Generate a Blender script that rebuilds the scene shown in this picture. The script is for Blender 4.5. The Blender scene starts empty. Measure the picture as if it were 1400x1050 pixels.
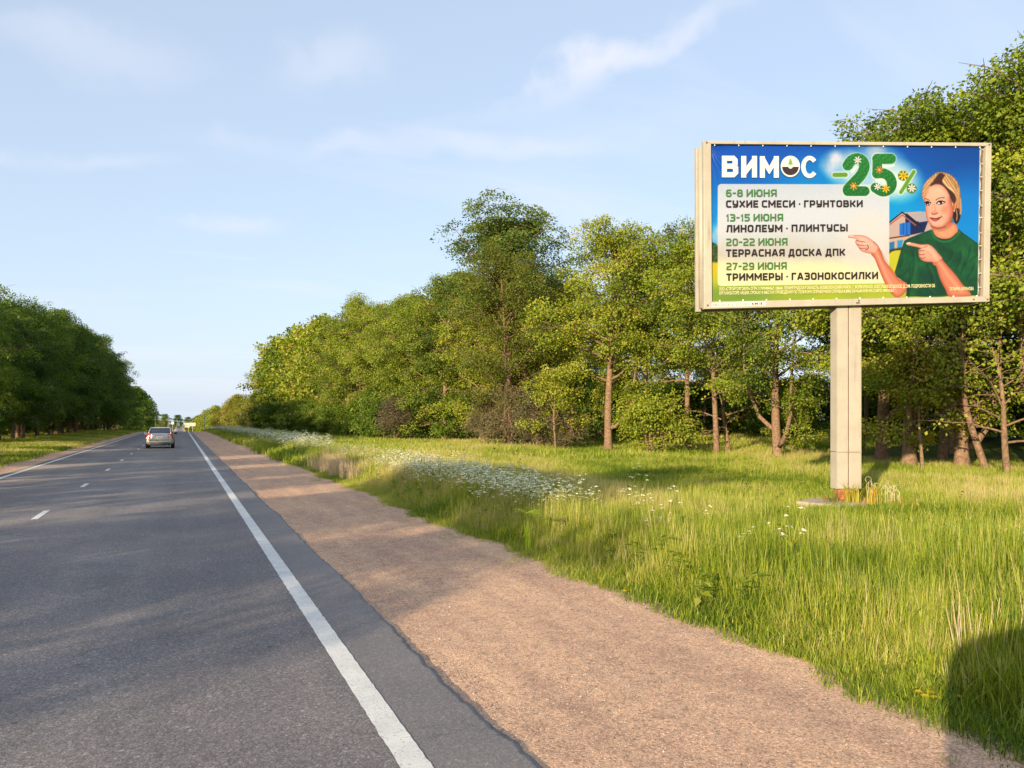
import bpy, math, random
import numpy as np
from mathutils import Vector, Matrix
random.seed(7)
rng = np.random.default_rng(11)
SC = bpy.context.scene
COL = SC.collection

# ------------------------------------------------------------ camera, sky, sun, exposure
EYE = 1.95
YAW = math.radians(23.33)          # the road runs along +Y, the camera looks 23 degrees to its right
SUN_AZ = math.radians(51.5)        # light travels this far to the right of the road direction
SUN_EL = math.radians(13.5)
cam_d = bpy.data.cameras.new('camera')
cam = bpy.data.objects.new('camera', cam_d)
COL.objects.link(cam)
cam.location = (0, 0, EYE)
cam.rotation_euler = (math.radians(90), 0, -YAW)
cam_d.sensor_width = 36
cam_d.lens = 27
cam_d.shift_y = 50 / 1400
cam_d.clip_start = 0.05
cam_d.clip_end = 8000
SC.camera = cam

to_sun = Vector((-math.sin(SUN_AZ) * math.cos(SUN_EL), -math.cos(SUN_AZ) * math.cos(SUN_EL), math.sin(SUN_EL)))
sun_d = bpy.data.lights.new('sun', 'SUN')
sun_d.energy = 5.0
sun_d.angle = math.radians(0.6)
sun_d.color = (1.0, 0.82, 0.55)
sun = bpy.data.objects.new('sun', sun_d)
COL.objects.link(sun)
sun.rotation_euler = to_sun.to_track_quat('Z', 'Y').to_euler()
sun.location = (-40, -40, 60)

world = bpy.data.worlds.new('World')
SC.world = world
world.use_nodes = True
wt = world.node_tree
wt.nodes.clear()
def wn(t, **k):
    n = wt.nodes.new(t)
    for a, b in k.items(): setattr(n, a, b)
    return n
w_out = wn('ShaderNodeOutputWorld')
w_bg = wn('ShaderNodeBackground')
w_bg.inputs['Strength'].default_value = 0.15
sky = wn('ShaderNodeTexSky', sky_type='NISHITA')
sky.sun_disc = False
sky.sun_elevation = SUN_EL
sky.sun_rotation = math.atan2(to_sun.x, to_sun.y)
sky.altitude = 0
sky.air_density = 1.0
sky.dust_density = 1.2
sky.ozone_density = 1.6
geo = wn('ShaderNodeTexCoord')
sep = wn('ShaderNodeSeparateXYZ')
wt.links.new(geo.outputs['Generated'], sep.inputs[0])
# thin cirrus: noise on a flat layer high above (direction / elevation)
def wmath(op, a, b=None, clamp=False):
    n = wn('ShaderNodeMath', operation=op); n.use_clamp = clamp
    for i, v in enumerate((a, b)):
        if v is None: continue
        if isinstance(v, (int, float)): n.inputs[i].default_value = v
        else: wt.links.new(v, n.inputs[i])
    return n.outputs[0]
zz = wmath('ADD', wmath('MAXIMUM', sep.outputs['Z'], 0.0), 0.12)
px_ = wmath('DIVIDE', sep.outputs['X'], zz)
py_ = wmath('DIVIDE', sep.outputs['Y'], zz)
comb = wn('ShaderNodeCombineXYZ')
wt.links.new(px_, comb.inputs[0]); wt.links.new(py_, comb.inputs[1])
mp = wn('ShaderNodeMapping')
mp.inputs['Rotation'].default_value = (0, 0, math.radians(38))
mp.inputs['Scale'].default_value = (0.55, 1.5, 1)
wt.links.new(comb.outputs[0], mp.inputs[0])
nz = wn('ShaderNodeTexNoise'); nz.inputs['Scale'].default_value = 1.1; nz.inputs['Detail'].default_value = 7
nz.inputs['Roughness'].default_value = 0.55; nz.inputs['Distortion'].default_value = 0.6
wt.links.new(mp.outputs[0], nz.inputs['Vector'])
thin = wn('ShaderNodeMapRange'); thin.inputs[1].default_value = 0.50; thin.inputs[2].default_value = 0.85
thin.inputs[3].default_value = 0.0; thin.inputs[4].default_value = 0.5
wt.links.new(nz.outputs['Fac'], thin.inputs[0])
# a few longer wisps standing where they are seen in the sky
def px_dir(x, y):
    cx, cy = (x - 700) / 1050, (575 - y) / 1050
    v = Vector((cx * math.cos(YAW) + math.sin(YAW), -cx * math.sin(YAW) + math.cos(YAW), cy))
    return v.normalized()
def wisp(x0, y0, x1, y1, width, amount, ns):
    a, b = px_dir(x0, y0), px_dir(x1, y1)
    mid = (a + b).normalized(); ax = (b - a); ln = ax.length; ax.normalize(); up = mid.cross(ax).normalized()
    def dot(v, off):
        n = wn('ShaderNodeVectorMath', operation='DOT_PRODUCT')
        wt.links.new(geo.outputs['Generated'], n.inputs[0]); n.inputs[1].default_value = v
        return n.outputs['Value']
    m2 = wn('ShaderNodeMapping'); m2.inputs['Scale'].default_value = (1, 1, 1)
    n2 = wn('ShaderNodeTexNoise'); n2.inputs['Scale'].default_value = ns; n2.inputs['Detail'].default_value = 6
    wt.links.new(geo.outputs['Generated'], n2.inputs['Vector'])
    nn = wmath('SUBTRACT', n2.outputs['Fac'], 0.5)
    u = wmath('DIVIDE', wmath('ADD', dot(ax, 0), wmath('MULTIPLY', nn, ln * 0.9)), ln * 0.62)
    v = wmath('DIVIDE', wmath('ADD', dot(up, 0), wmath('MULTIPLY', nn, width * 3.2)), width)
    r = wmath('ADD', wmath('MULTIPLY', u, u), wmath('MULTIPLY', v, v))
    m = wmath('SUBTRACT', 1.0, r, True)
    front = wmath('GREATER_THAN', dot(mid, 0), 0.3)
    tex = wmath('ADD', wmath('MULTIPLY', nn, 2.2), 0.75, True)
    return wmath('MULTIPLY', wmath('MULTIPLY', wmath('MULTIPLY', m, m), front), wmath('MULTIPLY', tex, amount))
fac = thin.outputs[0]
for w in (wisp(700, 150, 1060, -15, 0.030, 0.7, 12), wisp(220, 300, 410, 314, 0.016, 0.42, 16), wisp(-30, 222, 240, 212, 0.014, 0.38, 14),
          wisp(300, 200, 680, 188, 0.024, 0.34, 12), wisp(350, 90, 560, 95, 0.05, 0.35, 8), wisp(540, 210, 860, 205, 0.02, 0.3, 12),
          wisp(0, 60, 300, 90, 0.05, 0.3, 8)):
    fac = wmath('ADD', fac, w, True)
cl = wn('ShaderNodeMix', data_type='RGBA')
wt.links.new(fac, cl.inputs['Factor'])
veil = wn('ShaderNodeMix', data_type='RGBA')
vf = wmath('ADD', wmath('MULTIPLY', wmath('POWER', 2.718, wmath('MULTIPLY', wmath('MAXIMUM', sep.outputs['Z'], 0.0), -7.0)), 0.33), 0.56)
wt.links.new(vf, veil.inputs['Factor']); wt.links.new(sky.outputs['Color'], veil.inputs['A']); veil.inputs['B'].default_value = (3.0, 3.45, 4.2, 1)
wt.links.new(veil.outputs['Result'], cl.inputs['A'])
cl.inputs['B'].default_value = (4.0, 4.0, 4.4, 1)
wt.links.new(cl.outputs['Result'], w_bg.inputs['Color'])
wt.links.new(w_bg.outputs[0], w_out.inputs['Surface'])

SC.view_settings.view_transform = 'Standard'
SC.view_settings.look = 'None'
SC.view_settings.exposure = 0.7
SC.view_settings.gamma = 1
SC.view_settings.use_curve_mapping = False
SC.cycles.max_bounces = 6
SC.cycles.transparent_max_bounces = 6
SC.cycles.caustics_reflective = False
SC.cycles.caustics_refractive = False
SC.cycles.use_denoising = True

# ------------------------------------------------------------ helpers
def sstep(a, b, x):
    t = np.clip((x - a) / (b - a), 0, 1)
    return t * t * (3 - 2 * t)
_ph = rng.uniform(0, 6.28, (12, 2)); _kv = rng.normal(0, 1, (12, 2))
def wob(x, y, scale):
    """smooth pseudo noise in -1..1"""
    s = 0
    for i in range(12):
        s = s + np.sin((x * _kv[i, 0] + y * _kv[i, 1]) / scale + _ph[i, 0])
    return s / 5.0
def along(s):
    """fall of the land beyond the crest of the road"""
    s = np.asarray(s, float)
    a = np.clip(s - 135, 0, 60)
    z = -(a * a) * 0.00022 - np.clip(s - 195, 0, 320) * 0.0264
    return z
def ground_z(x, y):
    x = np.asarray(x, float); y = np.asarray(y, float)
    r = sstep(4.6, 12, x) * 0.14 + 0.10 * sstep(10, 20, x) * wob(x, y, 5.0) * 0.6 + sstep(26, 45, x) * 0.9
    l = sstep(7.2, 12, -x) * 0.10 + sstep(16, 40, -x) * 0.3
    small = 0.025 * wob(x, y, 0.9) * (sstep(4.8, 6, x) + sstep(7.6, 9, -x))
    return along(y) + np.where(x > 0, r, l) + small - 0.035
def P(x, y, z):
    """photo pixel and depth along the view axis -> world point"""
    cx = (x - 700) / 1050 * z
    return Vector((cx * math.cos(YAW) + z * math.sin(YAW), -cx * math.sin(YAW) + z * math.cos(YAW), EYE + (575 - y) / 1050 * z))
def G(x, depth):
    p = P(x, 575, depth)
    return p.x, p.y
def project(v):
    v = np.asarray(v, float)
    cx = v[..., 0] * math.cos(YAW) - v[..., 1] * math.sin(YAW)
    cz = v[..., 0] * math.sin(YAW) + v[..., 1] * math.cos(YAW)
    return 700 + 1050 * cx / cz, 575 - 1050 * (v[..., 2] - EYE) / cz

def tag(o, label=None, cat=None, group=None, kind=None):
    for k, v in (('label', label), ('category', cat), ('group', group), ('kind', kind)):
        if v: o[k] = v
    return o
def link(o, parent=None):
    COL.objects.link(o)
    if parent is not None: o.parent = parent
    return o
def empty(name, loc=(0, 0, 0), rz=0):
    o = bpy.data.objects.new(name, None)
    o.location = loc; o.rotation_euler = (0, 0, rz); o.empty_display_size = 0.3
    return link(o)
def np_mesh(name, v, faces, mat=None, tint=None, smooth=False):
    """faces: (n,k) integer array or list of them"""
    me = bpy.data.meshes.new(name)
    v = np.asarray(v, np.float32)
    if not isinstance(faces, (list, tuple)): faces = [faces]
    faces = [np.asarray(f, np.int32) for f in faces if len(f)]
    me.vertices.add(len(v)); me.vertices.foreach_set('co', v.ravel())
    nl = sum(f.size for f in faces); npoly = sum(len(f) for f in faces)
    me.loops.add(nl); me.loops.foreach_set('vertex_index', np.concatenate([f.ravel() for f in faces]))
    me.polygons.add(npoly)
    starts = []; o = 0
    for f in faces:
        starts.append(o + np.arange(len(f)) * f.shape[1]); o += f.size
    me.polygons.foreach_set('loop_start', np.concatenate(starts).astype(np.int32))
    if tint is not None:
        a = me.attributes.new('tint', 'FLOAT', 'FACE'); a.data.foreach_set('value', np.asarray(tint, np.float32))
    me.update(calc_edges=True)
    if smooth: me.polygons.foreach_set('use_smooth', np.ones(npoly, bool))
    if mat: me.materials.append(mat)
    return me
def mobj(name, me, parent=None):
    return link(bpy.data.objects.new(name, me), parent)

class MB:
    """gathers shapes into one mesh"""
    def __init__(s): s.v = []; s.f = []
    def add(s, vs, fs):
        o = len(s.v); s.v += [tuple(p) for p in vs]; s.f += [tuple(i + o for i in f) for f in fs]
    def box(s, c, size, M=None):
        cx, cy, cz = c; a, b, h = size[0] / 2, size[1] / 2, size[2] / 2
        vs = [Vector((cx + i * a, cy + j * b, cz + k * h)) for i in (-1, 1) for j in (-1, 1) for k in (-1, 1)]
        if M: vs = [M @ p for p in vs]
        s.add(vs, [(0, 1, 3, 2), (4, 6, 7, 5), (0, 4, 5, 1), (2, 3, 7, 6), (0, 2, 6, 4), (1, 5, 7, 3)])
    def hexa(s, p):
        """eight corners: front quad then back quad, same order"""
        s.add(p, [(0, 1, 2, 3), (7, 6, 5, 4), (0, 4, 5, 1), (1, 5, 6, 2), (2, 6, 7, 3), (3, 7, 4, 0)])
    def tube(s, pts, rad, n=6, cap=True):
        pts = [Vector(p) for p in pts]
        if isinstance(rad, (int, float)): rad = [rad] * len(pts)
        o = len(s.v); ref = Vector((0.31, 0.17, 0.93)).normalized()
        for i, p in enumerate(pts):
            d = (pts[min(i + 1, len(pts) - 1)] - pts[max(i - 1, 0)])
            d = d.normalized() if d.length > 1e-9 else Vector((0, 0, 1))
            u = d.cross(ref)
            if u.length < 0.15: u = d.cross(Vector((1, 0, 0)))
            u.normalize(); w = d.cross(u)
            for k in range(n):
                a = 2 * math.pi * k / n
                s.v.append(tuple(p + (u * math.cos(a) + w * math.sin(a)) * rad[i]))
        for i in range(len(pts) - 1):
            for k in range(n):
                a = o + i * n + k; b = o + i * n + (k + 1) % n
                s.f.append((a, b, b + n, a + n))
        if cap:
            s.f.append(tuple(o + k for k in range(n))[::-1]); e = o + (len(pts) - 1) * n
            s.f.append(tuple(e + k for k in range(n)))
    def mesh(s, name, mat=None, smooth=False):
        me = bpy.data.meshes.new(name); me.from_pydata(s.v, [], s.f); me.update()
        if mat: me.materials.append(mat)
        if smooth: me.polygons.foreach_set('use_smooth', np.ones(len(me.polygons), bool))
        return me
    def build(s, name, mat, parent=None, smooth=False, bevel=0):
        o = mobj(name, s.mesh(name, mat, smooth), parent)
        if bevel:
            b = o.modifiers.new('bevel', 'BEVEL'); b.width = bevel; b.segments = 2; b.limit_method = 'ANGLE'
        return o

# ------------------------------------------------------------ materials
def mat_new(name):
    m = bpy.data.materials.new(name); m.use_nodes = True
    nt = m.node_tree; nt.nodes.clear()
    out = nt.nodes.new('ShaderNodeOutputMaterial'); bs = nt.nodes.new('ShaderNodeBsdfPrincipled')
    nt.links.new(bs.outputs[0], out.inputs[0])
    return m, nt, bs, out
def nnode(nt, t, **k):
    n = nt.nodes.new(t)
    for a, b in k.items():
        if a in n.inputs: n.inputs[a].default_value = b
        else: setattr(n, a, b)
    return n
def noise(nt, scale, detail=4, rough=0.5, vec=None, dist=0):
    n = nnode(nt, 'ShaderNodeTexNoise'); n.inputs['Scale'].default_value = scale; n.inputs['Detail'].default_value = detail
    n.inputs['Roughness'].default_value = rough; n.inputs['Distortion'].default_value = dist
    if vec is not None: nt.links.new(vec, n.inputs['Vector'])
    return n
def ramp(nt, fac, stops, interp='LINEAR'):
    r = nnode(nt, 'ShaderNodeValToRGB'); r.color_ramp.interpolation = interp
    el = r.color_ramp.elements
    while len(el) < len(stops): el.new(0.5)
    for e, (p, c) in zip(el, stops):
        e.position = p; e.color = (*c, 1) if len(c) == 3 else c
    nt.links.new(fac, r.inputs[0]); return r.outputs[0]
def mixc(nt, f, a, b, mode='MIX'):
    m = nnode(nt, 'ShaderNodeMix', data_type='RGBA', blend_type=mode)
    for s, v in (('Factor', f), ('A', a), ('B', b)):
        if hasattr(v, 'is_output') or isinstance(v, bpy.types.NodeSocket): nt.links.new(v, m.inputs[s])
        elif isinstance(v, (int, float)): m.inputs[s].default_value = v
        else: m.inputs[s].default_value = (*v, 1)
    return m.outputs['Result']
def bump(nt, bs, h, strength=0.3, dist=0.01):
    b = nnode(nt, 'ShaderNodeBump'); b.inputs['Strength'].default_value = strength; b.inputs['Distance'].default_value = dist
    nt.links.new(h, b.inputs['Height']); nt.links.new(b.outputs[0], bs.inputs['Normal'])
    return b
def simple(name, col, rough=0.6, metal=0, var=0.12, vscale=6, bmp=0, spec=0.5, coat=0):
    m, nt, bs, out = mat_new(name)
    tc = nnode(nt, 'ShaderNodeTexCoord')
    n = noise(nt, vscale, 5, 0.6, tc.outputs['Object'])
    d = tuple(c * (1 - var) for c in col); l = tuple(min(1, c * (1 + var)) for c in col)
    nt.links.new(ramp(nt, n.outputs['Fac'], [(0.3, d), (0.7, l)]), bs.inputs['Base Color'])
    bs.inputs['Roughness'].default_value = rough; bs.inputs['Metallic'].default_value = metal
    bs.inputs['Specular IOR Level'].default_value = spec; bs.inputs['Coat Weight'].default_value = coat
    if bmp: bump(nt, bs, n.outputs['Fac'], bmp, 0.01)
    return m

def leaf_mat(name, cols, trans=0.35, rough=0.5, instancer=False):
    """cols: dark, mid, light leaf colours chosen by each leaf's own tint"""
    m, nt, bs, out = mat_new(name)
    at = nnode(nt, 'ShaderNodeAttribute'); at.attribute_name = 'tint'
    oi = nnode(nt, 'ShaderNodeObjectInfo')
    f = at.outputs['Fac']
    if instancer:
        ai = nnode(nt, 'ShaderNodeAttribute', attribute_type='INSTANCER'); ai.attribute_name = 'patch'
        a = nnode(nt, 'ShaderNodeMath', operation='ADD'); nt.links.new(f, a.inputs[0])
        s = nnode(nt, 'ShaderNodeMath', operation='MULTIPLY_ADD'); nt.links.new(ai.outputs['Fac'], s.inputs[0]); s.inputs[1].default_value = 0.9; s.inputs[2].default_value = -0.45
        nt.links.new(s.outputs[0], a.inputs[1]); a.use_clamp = True; f = a.outputs[0]
    else:
        s = nnode(nt, 'ShaderNodeMath', operation='MULTIPLY_ADD'); nt.links.new(oi.outputs['Random'], s.inputs[0]); s.inputs[1].default_value = 0.5; s.inputs[2].default_value = -0.25
        a = nnode(nt, 'ShaderNodeMath', operation='ADD', use_clamp=True); nt.links.new(f, a.inputs[0]); nt.links.new(s.outputs[0], a.inputs[1]); f = a.outputs[0]
    c = ramp(nt, f, [(i / (len(cols) - 1), cc) for i, cc in enumerate(cols)])
    nt.links.new(c, bs.inputs['Base Color'])
    bs.inputs['Roughness'].default_value = rough; bs.inputs['Specular IOR Level'].default_value = 0.25
    tr = nnode(nt, 'ShaderNodeBsdfTranslucent')
    hs = nnode(nt, 'ShaderNodeHueSaturation', Saturation=1.15, Value=1.5); nt.links.new(c, hs.inputs['Color'])
    nt.links.new(hs.outputs[0], tr.inputs['Color'])
    mx = nnode(nt, 'ShaderNodeMixShader'); mx.inputs[0].default_value = trans
    nt.links.new(bs.outputs[0], mx.inputs[1]); nt.links.new(tr.outputs[0], mx.inputs[2]); nt.links.new(mx.outputs[0], out.inputs[0])
    return m
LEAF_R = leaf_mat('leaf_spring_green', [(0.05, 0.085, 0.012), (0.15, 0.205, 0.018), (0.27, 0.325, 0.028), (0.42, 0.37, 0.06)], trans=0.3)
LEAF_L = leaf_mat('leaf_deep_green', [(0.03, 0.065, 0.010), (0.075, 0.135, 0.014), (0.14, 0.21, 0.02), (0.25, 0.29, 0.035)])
LEAF_Y = leaf_mat('leaf_yellow_green', [(0.12, 0.15, 0.02), (0.22, 0.23, 0.03), (0.33, 0.30, 0.05), (0.36, 0.28, 0.08)])
LEAF_P = leaf_mat('leaf_pine_dark', [(0.045, 0.08, 0.015), (0.09, 0.14, 0.02), (0.14, 0.20, 0.03), (0.2, 0.22, 0.05)])
LEAF_B = leaf_mat('twig_thicket_grey', [(0.07, 0.055, 0.035), (0.12, 0.10, 0.06), (0.13, 0.13, 0.04), (0.16, 0.15, 0.06)], trans=0.15)
GRASS = leaf_mat('grass_blade', [(0.07, 0.125, 0.012), (0.175, 0.25, 0.02), (0.33, 0.385, 0.036), (0.45, 0.43, 0.09), (0.55, 0.44, 0.22)], trans=0.3, instancer=True)
STRAW = leaf_mat('dry_straw', [(0.5, 0.36, 0.2), (0.62, 0.47, 0.28), (0.72, 0.58, 0.38)], trans=0.15, instancer=True)
WHITE_PETAL = leaf_mat('white_petal', [(0.78, 0.76, 0.52), (0.87, 0.85, 0.64), (0.9, 0.88, 0.7)], trans=0.25)
YELLOW_PETAL = leaf_mat('yellow_petal', [(0.7, 0.5, 0.02), (0.8, 0.6, 0.02), (0.85, 0.66, 0.05)], trans=0.2)
FERN = leaf_mat('fern_yellow_green', [(0.3, 0.42, 0.03), (0.42, 0.54, 0.04), (0.5, 0.6, 0.06)], trans=0.35)
BARK = simple('bark', (0.22, 0.14, 0.09), 0.9, var=0.45, vscale=9, bmp=0.8, spec=0.1)
# ------------------------------------------------------------ ground, road, shoulders
def sheet(name, xs, ys, zf, mat, kind='structure', smooth=True):
    X, Y = np.meshgrid(xs, ys); Z = zf(X, Y)
    v = np.stack([X, Y, Z], -1).reshape(-1, 3); nx, ny = len(xs), len(ys)
    i = np.arange(nx * ny).reshape(ny, nx)
    f = np.stack([i[:-1, :-1], i[:-1, 1:], i[1:, 1:], i[1:, :-1]], -1).reshape(-1, 4)
    o = mobj(name, np_mesh(name, v, f, mat, smooth=smooth)); return tag(o, kind=kind)
m, nt, bs, out = mat_new('meadow_soil')
tc = nnode(nt, 'ShaderNodeTexCoord')
n1 = noise(nt, 0.35, 8, 0.65, tc.outputs['Object']); n2 = noise(nt, 14, 6, 0.7, tc.outputs['Object'])
c = ramp(nt, n1.outputs['Fac'], [(0.3, (0.07, 0.10, 0.02)), (0.55, (0.12, 0.16, 0.028)), (0.75, (0.17, 0.19, 0.04))])
c2 = ramp(nt, n2.outputs['Fac'], [(0.35, (0.45, 0.42, 0.4)), (0.7, (1, 1, 1))])
nt.links.new(mixc(nt, 1.0, c, c2, 'MULTIPLY'), bs.inputs['Base Color']); bs.inputs['Roughness'].default_value = 0.95
bs.inputs['Specular IOR Level'].default_value = 0.1
bump(nt, bs, n2.outputs['Fac'], 0.8, 0.05)
SOIL = m
gx = np.unique(np.concatenate([np.linspace(-2500, -200, 12), np.linspace(-200, -40, 17), np.linspace(-40, -6, 35), np.linspace(-6, 4.6, 5),
                               np.linspace(4.6, 16, 45), np.linspace(16, 60, 45), np.linspace(60, 200, 15), np.linspace(200, 2500, 12)]))
gy = np.unique(np.concatenate([np.linspace(-400, -20, 20), np.linspace(-20, 60, 161), np.linspace(60, 540, 161), np.linspace(540, 5000, 30)]))
sheet('ground', gx, gy, ground_z, SOIL)

# asphalt
m, nt, bs, out = mat_new('asphalt')
tc = nnode(nt, 'ShaderNodeTexCoord'); ob = tc.outputs['Object']
sx = nnode(nt, 'ShaderNodeSeparateXYZ'); nt.links.new(ob, sx.inputs[0])
mpn = nnode(nt, 'ShaderNodeMapping'); mpn.inputs['Scale'].default_value = (1.0, 0.09, 1); nt.links.new(ob, mpn.inputs[0])
streak = noise(nt, 1.3, 4, 0.55, mpn.outputs[0])
blot = noise(nt, 0.55, 6, 0.6, ob)
vor = nnode(nt, 'ShaderNodeTexVoronoi'); vor.inputs['Scale'].default_value = 95; nt.links.new(ob, vor.inputs['Vector'])
vor2 = nnode(nt, 'ShaderNodeTexVoronoi'); vor2.inputs['Scale'].default_value = 48; nt.links.new(ob, vor2.inputs['Vector'])
fine = noise(nt, 220, 3, 0.7, ob)
base = ramp(nt, streak.outputs['Fac'], [(0.3, (0.182, 0.166, 0.162)), (0.5, (0.234, 0.205, 0.196)), (0.7, (0.277, 0.241, 0.226))])
base = mixc(nt, 0.5, base, ramp(nt, blot.outputs['Fac'], [(0.35, (0.170, 0.154, 0.154)), (0.65, (0.296, 0.261, 0.244))]))
grain = ramp(nt, vor.outputs['Color'], [(0.0, (0.5, 0.5, 0.51)), (0.55, (0.92, 0.92, 0.92)), (0.86, (1.3, 1.28, 1.25)), (1.0, (2.1, 2.05, 2.0))])
grain2 = ramp(nt, vor2.outputs['Color'], [(0.0, (0.75, 0.72, 0.72)), (0.8, (1.05, 1.05, 1.05)), (1.0, (1.7, 1.65, 1.6))])
base = mixc(nt, 1.0, base, (0.97, 0.985, 1.0), 'MULTIPLY')
car = mixc(nt, 1.0, mixc(nt, 1.0, base, grain, 'MULTIPLY'), grain2, 'MULTIPLY')
smooth_c = mixc(nt, 1.0, mixc(nt, 0.7, (0.20, 0.19, 0.178), base), ramp(nt, fine.outputs['Fac'], [(0.3, (0.72, 0.72, 0.72)), (0.7, (1.25, 1.25, 1.25))]), 'MULTIPLY')
wn_ = noise(nt, 3.0, 4, 0.6, ob)
mm = nnode(nt, 'ShaderNodeMath', operation='MULTIPLY_ADD'); nt.links.new(wn_.outputs['Fac'], mm.inputs[0]); mm.inputs[1].default_value = 0.05
nt.links.new(sx.outputs['X'], mm.inputs[2])
gt = nnode(nt, 'ShaderNodeMath', operation='GREATER_THAN'); nt.links.new(mm.outputs[0], gt.inputs[0]); gt.inputs[1].default_value = 1.33
smooth_c = mixc(nt, 0.55, smooth_c, car)
col = mixc(nt, gt.outputs[0], car, smooth_c)
# small tar spots and repairs
spot = nnode(nt, 'ShaderNodeTexVoronoi'); spot.inputs['Scale'].default_value = 1.6; nt.links.new(ob, spot.inputs['Vector'])
sn = noise(nt, 9, 3, 0.6, ob)
sa = nnode(nt, 'ShaderNodeMath', operation='MULTIPLY_ADD'); nt.links.new(sn.outputs['Fac'], sa.inputs[0]); sa.inputs[1].default_value = 0.12; nt.links.new(spot.outputs['Distance'], sa.inputs[2])
sp = ramp(nt, sa.outputs[0], [(0.075, (0.35, 0.34, 0.36)), (0.10, (1, 1, 1))])
col = mixc(nt, 0.8, col, sp, 'MULTIPLY')
ck = nnode(nt, 'ShaderNodeTexVoronoi', feature='DISTANCE_TO_EDGE'); ck.inputs['Scale'].default_value = 0.33
cn = noise(nt, 2.2, 5, 0.65, ob); cmv = nnode(nt, 'ShaderNodeVectorMath', operation='MULTIPLY_ADD'); nt.links.new(cn.outputs['Color'], cmv.inputs[0]); cmv.inputs[1].default_value = (1.2, 1.2, 0); nt.links.new(ob, cmv.inputs[2]); nt.links.new(cmv.outputs[0], ck.inputs['Vector'])
cm = noise(nt, 0.25, 3, 0.5, ob)
cr = mixc(nt, ramp(nt, cm.outputs['Fac'], [(0.50, (0, 0, 0)), (0.60, (1, 1, 1))]), (1, 1, 1), ramp(nt, ck.outputs['Distance'], [(0.0015, (0.35, 0.34, 0.34)), (0.006, (1, 1, 1))]))
col = mixc(nt, 0.8, col, cr, 'MULTIPLY')
mpt = nnode(nt, 'ShaderNodeMapping'); mpt.inputs['Scale'].default_value = (1.0, 0.02, 1); nt.links.new(ob, mpt.inputs[0])
tr_ = noise(nt, 0.9, 2, 0.5, mpt.outputs[0])
col = mixc(nt, 0.6, col, ramp(nt, tr_.outputs['Fac'], [(0.35, (0.80, 0.79, 0.80)), (0.62, (1.12, 1.11, 1.08))]), 'MULTIPLY')
nt.links.new(col, bs.inputs['Base Color'])
bs.inputs['Roughness'].default_value = 0.78; bs.inputs['Specular IOR Level'].default_value = 0.35
bump(nt, bs, vor.outputs['Distance'], 0.35, 0.004)
ASPHALT = m

m, nt, bs, out = mat_new('shoulder_gravel')
tc = nnode(nt, 'ShaderNodeTexCoord'); ob = tc.outputs['Object']
big = noise(nt, 0.8, 6, 0.6, ob); mid = noise(nt, 5, 6, 0.7, ob)
mpn = nnode(nt, 'ShaderNodeMapping'); mpn.inputs['Scale'].default_value = (1.6, 0.25, 1); nt.links.new(ob, mpn.inputs[0])
rut = noise(nt, 1.2, 4, 0.6, mpn.outputs[0])
vg = nnode(nt, 'ShaderNodeTexVoronoi'); vg.inputs['Scale'].default_value = 115; nt.links.new(ob, vg.inputs['Vector'])
vh = nnode(nt, 'ShaderNodeTexVoronoi'); vh.inputs['Scale'].default_value = 52; nt.links.new(ob, vh.inputs['Vector'])
sand = ramp(nt, rut.outputs['Fac'], [(0.3, (0.455, 0.282, 0.198)), (0.5, (0.590, 0.382, 0.257)), (0.68, (0.758, 0.496, 0.310))])
sand = mixc(nt, 0.35, sand, ramp(nt, mid.outputs['Fac'], [(0.35, (0.370, 0.244, 0.185)), (0.65, (0.775, 0.511, 0.330))]))
gr = ramp(nt, vg.outputs['Color'], [(0, (0.45, 0.42, 0.42)), (0.4, (0.93, 0.92, 0.91)), (0.8, (1.15, 1.12, 1.1)), (1, (1.9, 1.9, 1.9))])
gr2 = ramp(nt, vh.outputs['Color'], [(0, (0.6, 0.58, 0.58)), (0.4, (1, 1, 1)), (1, (1.25, 1.22, 1.2))])
nt.links.new(mixc(nt, 1.0, mixc(nt, 1.0, sand, gr, 'MULTIPLY'), gr2, 'MULTIPLY'), bs.inputs['Base Color'])
bs.inputs['Roughness'].default_value = 0.95; bs.inputs['Specular IOR Level'].default_value = 0.15
hh = nnode(nt, 'ShaderNodeMath', operation='MULTIPLY_ADD'); nt.links.new(vg.outputs['Distance'], hh.inputs[0]); hh.inputs[1].default_value = -0.8
nt.links.new(mid.outputs['Fac'], hh.inputs[2])
bump(nt, bs, hh.outputs[0], 0.55, 0.012)
GRAVEL = m

ya = np.unique(np.concatenate([np.arange(-60, 1, 1.0), np.arange(0, 26, 0.07), np.arange(26, 70, 0.5), np.arange(70, 560, 3.0), np.arange(560, 2500, 60.0)]))
def strip(name, prof, mat, parent=None, kind='structure'):
    """prof: list of (x(y), z(y)) functions across the strip"""
    n = len(prof); V = np.zeros((len(ya), n, 3))
    for j, (fx, fz) in enumerate(prof):
        V[:, j, 0] = fx(ya); V[:, j, 1] = ya; V[:, j, 2] = fz(ya)
    i = np.arange(len(ya) * n).reshape(len(ya), n)
    f = np.stack([i[:-1, :-1], i[:-1, 1:], i[1:, 1:], i[1:, :-1]], -1).reshape(-1, 4)
    o = mobj(name, np_mesh(name, V.reshape(-1, 3), f, mat), parent)
    return tag(o, kind=kind) if parent is None else o
c_ = lambda v: (lambda y: np.full_like(y, v))
rough1 = lambda y: 0.018 * wob(y * 1.7, y * 0 + 3, 0.09) + 0.03 * wob(y, y * 0 + 9, 0.8)
zr = lambda dz: (lambda y: along(y) + dz)
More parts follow.
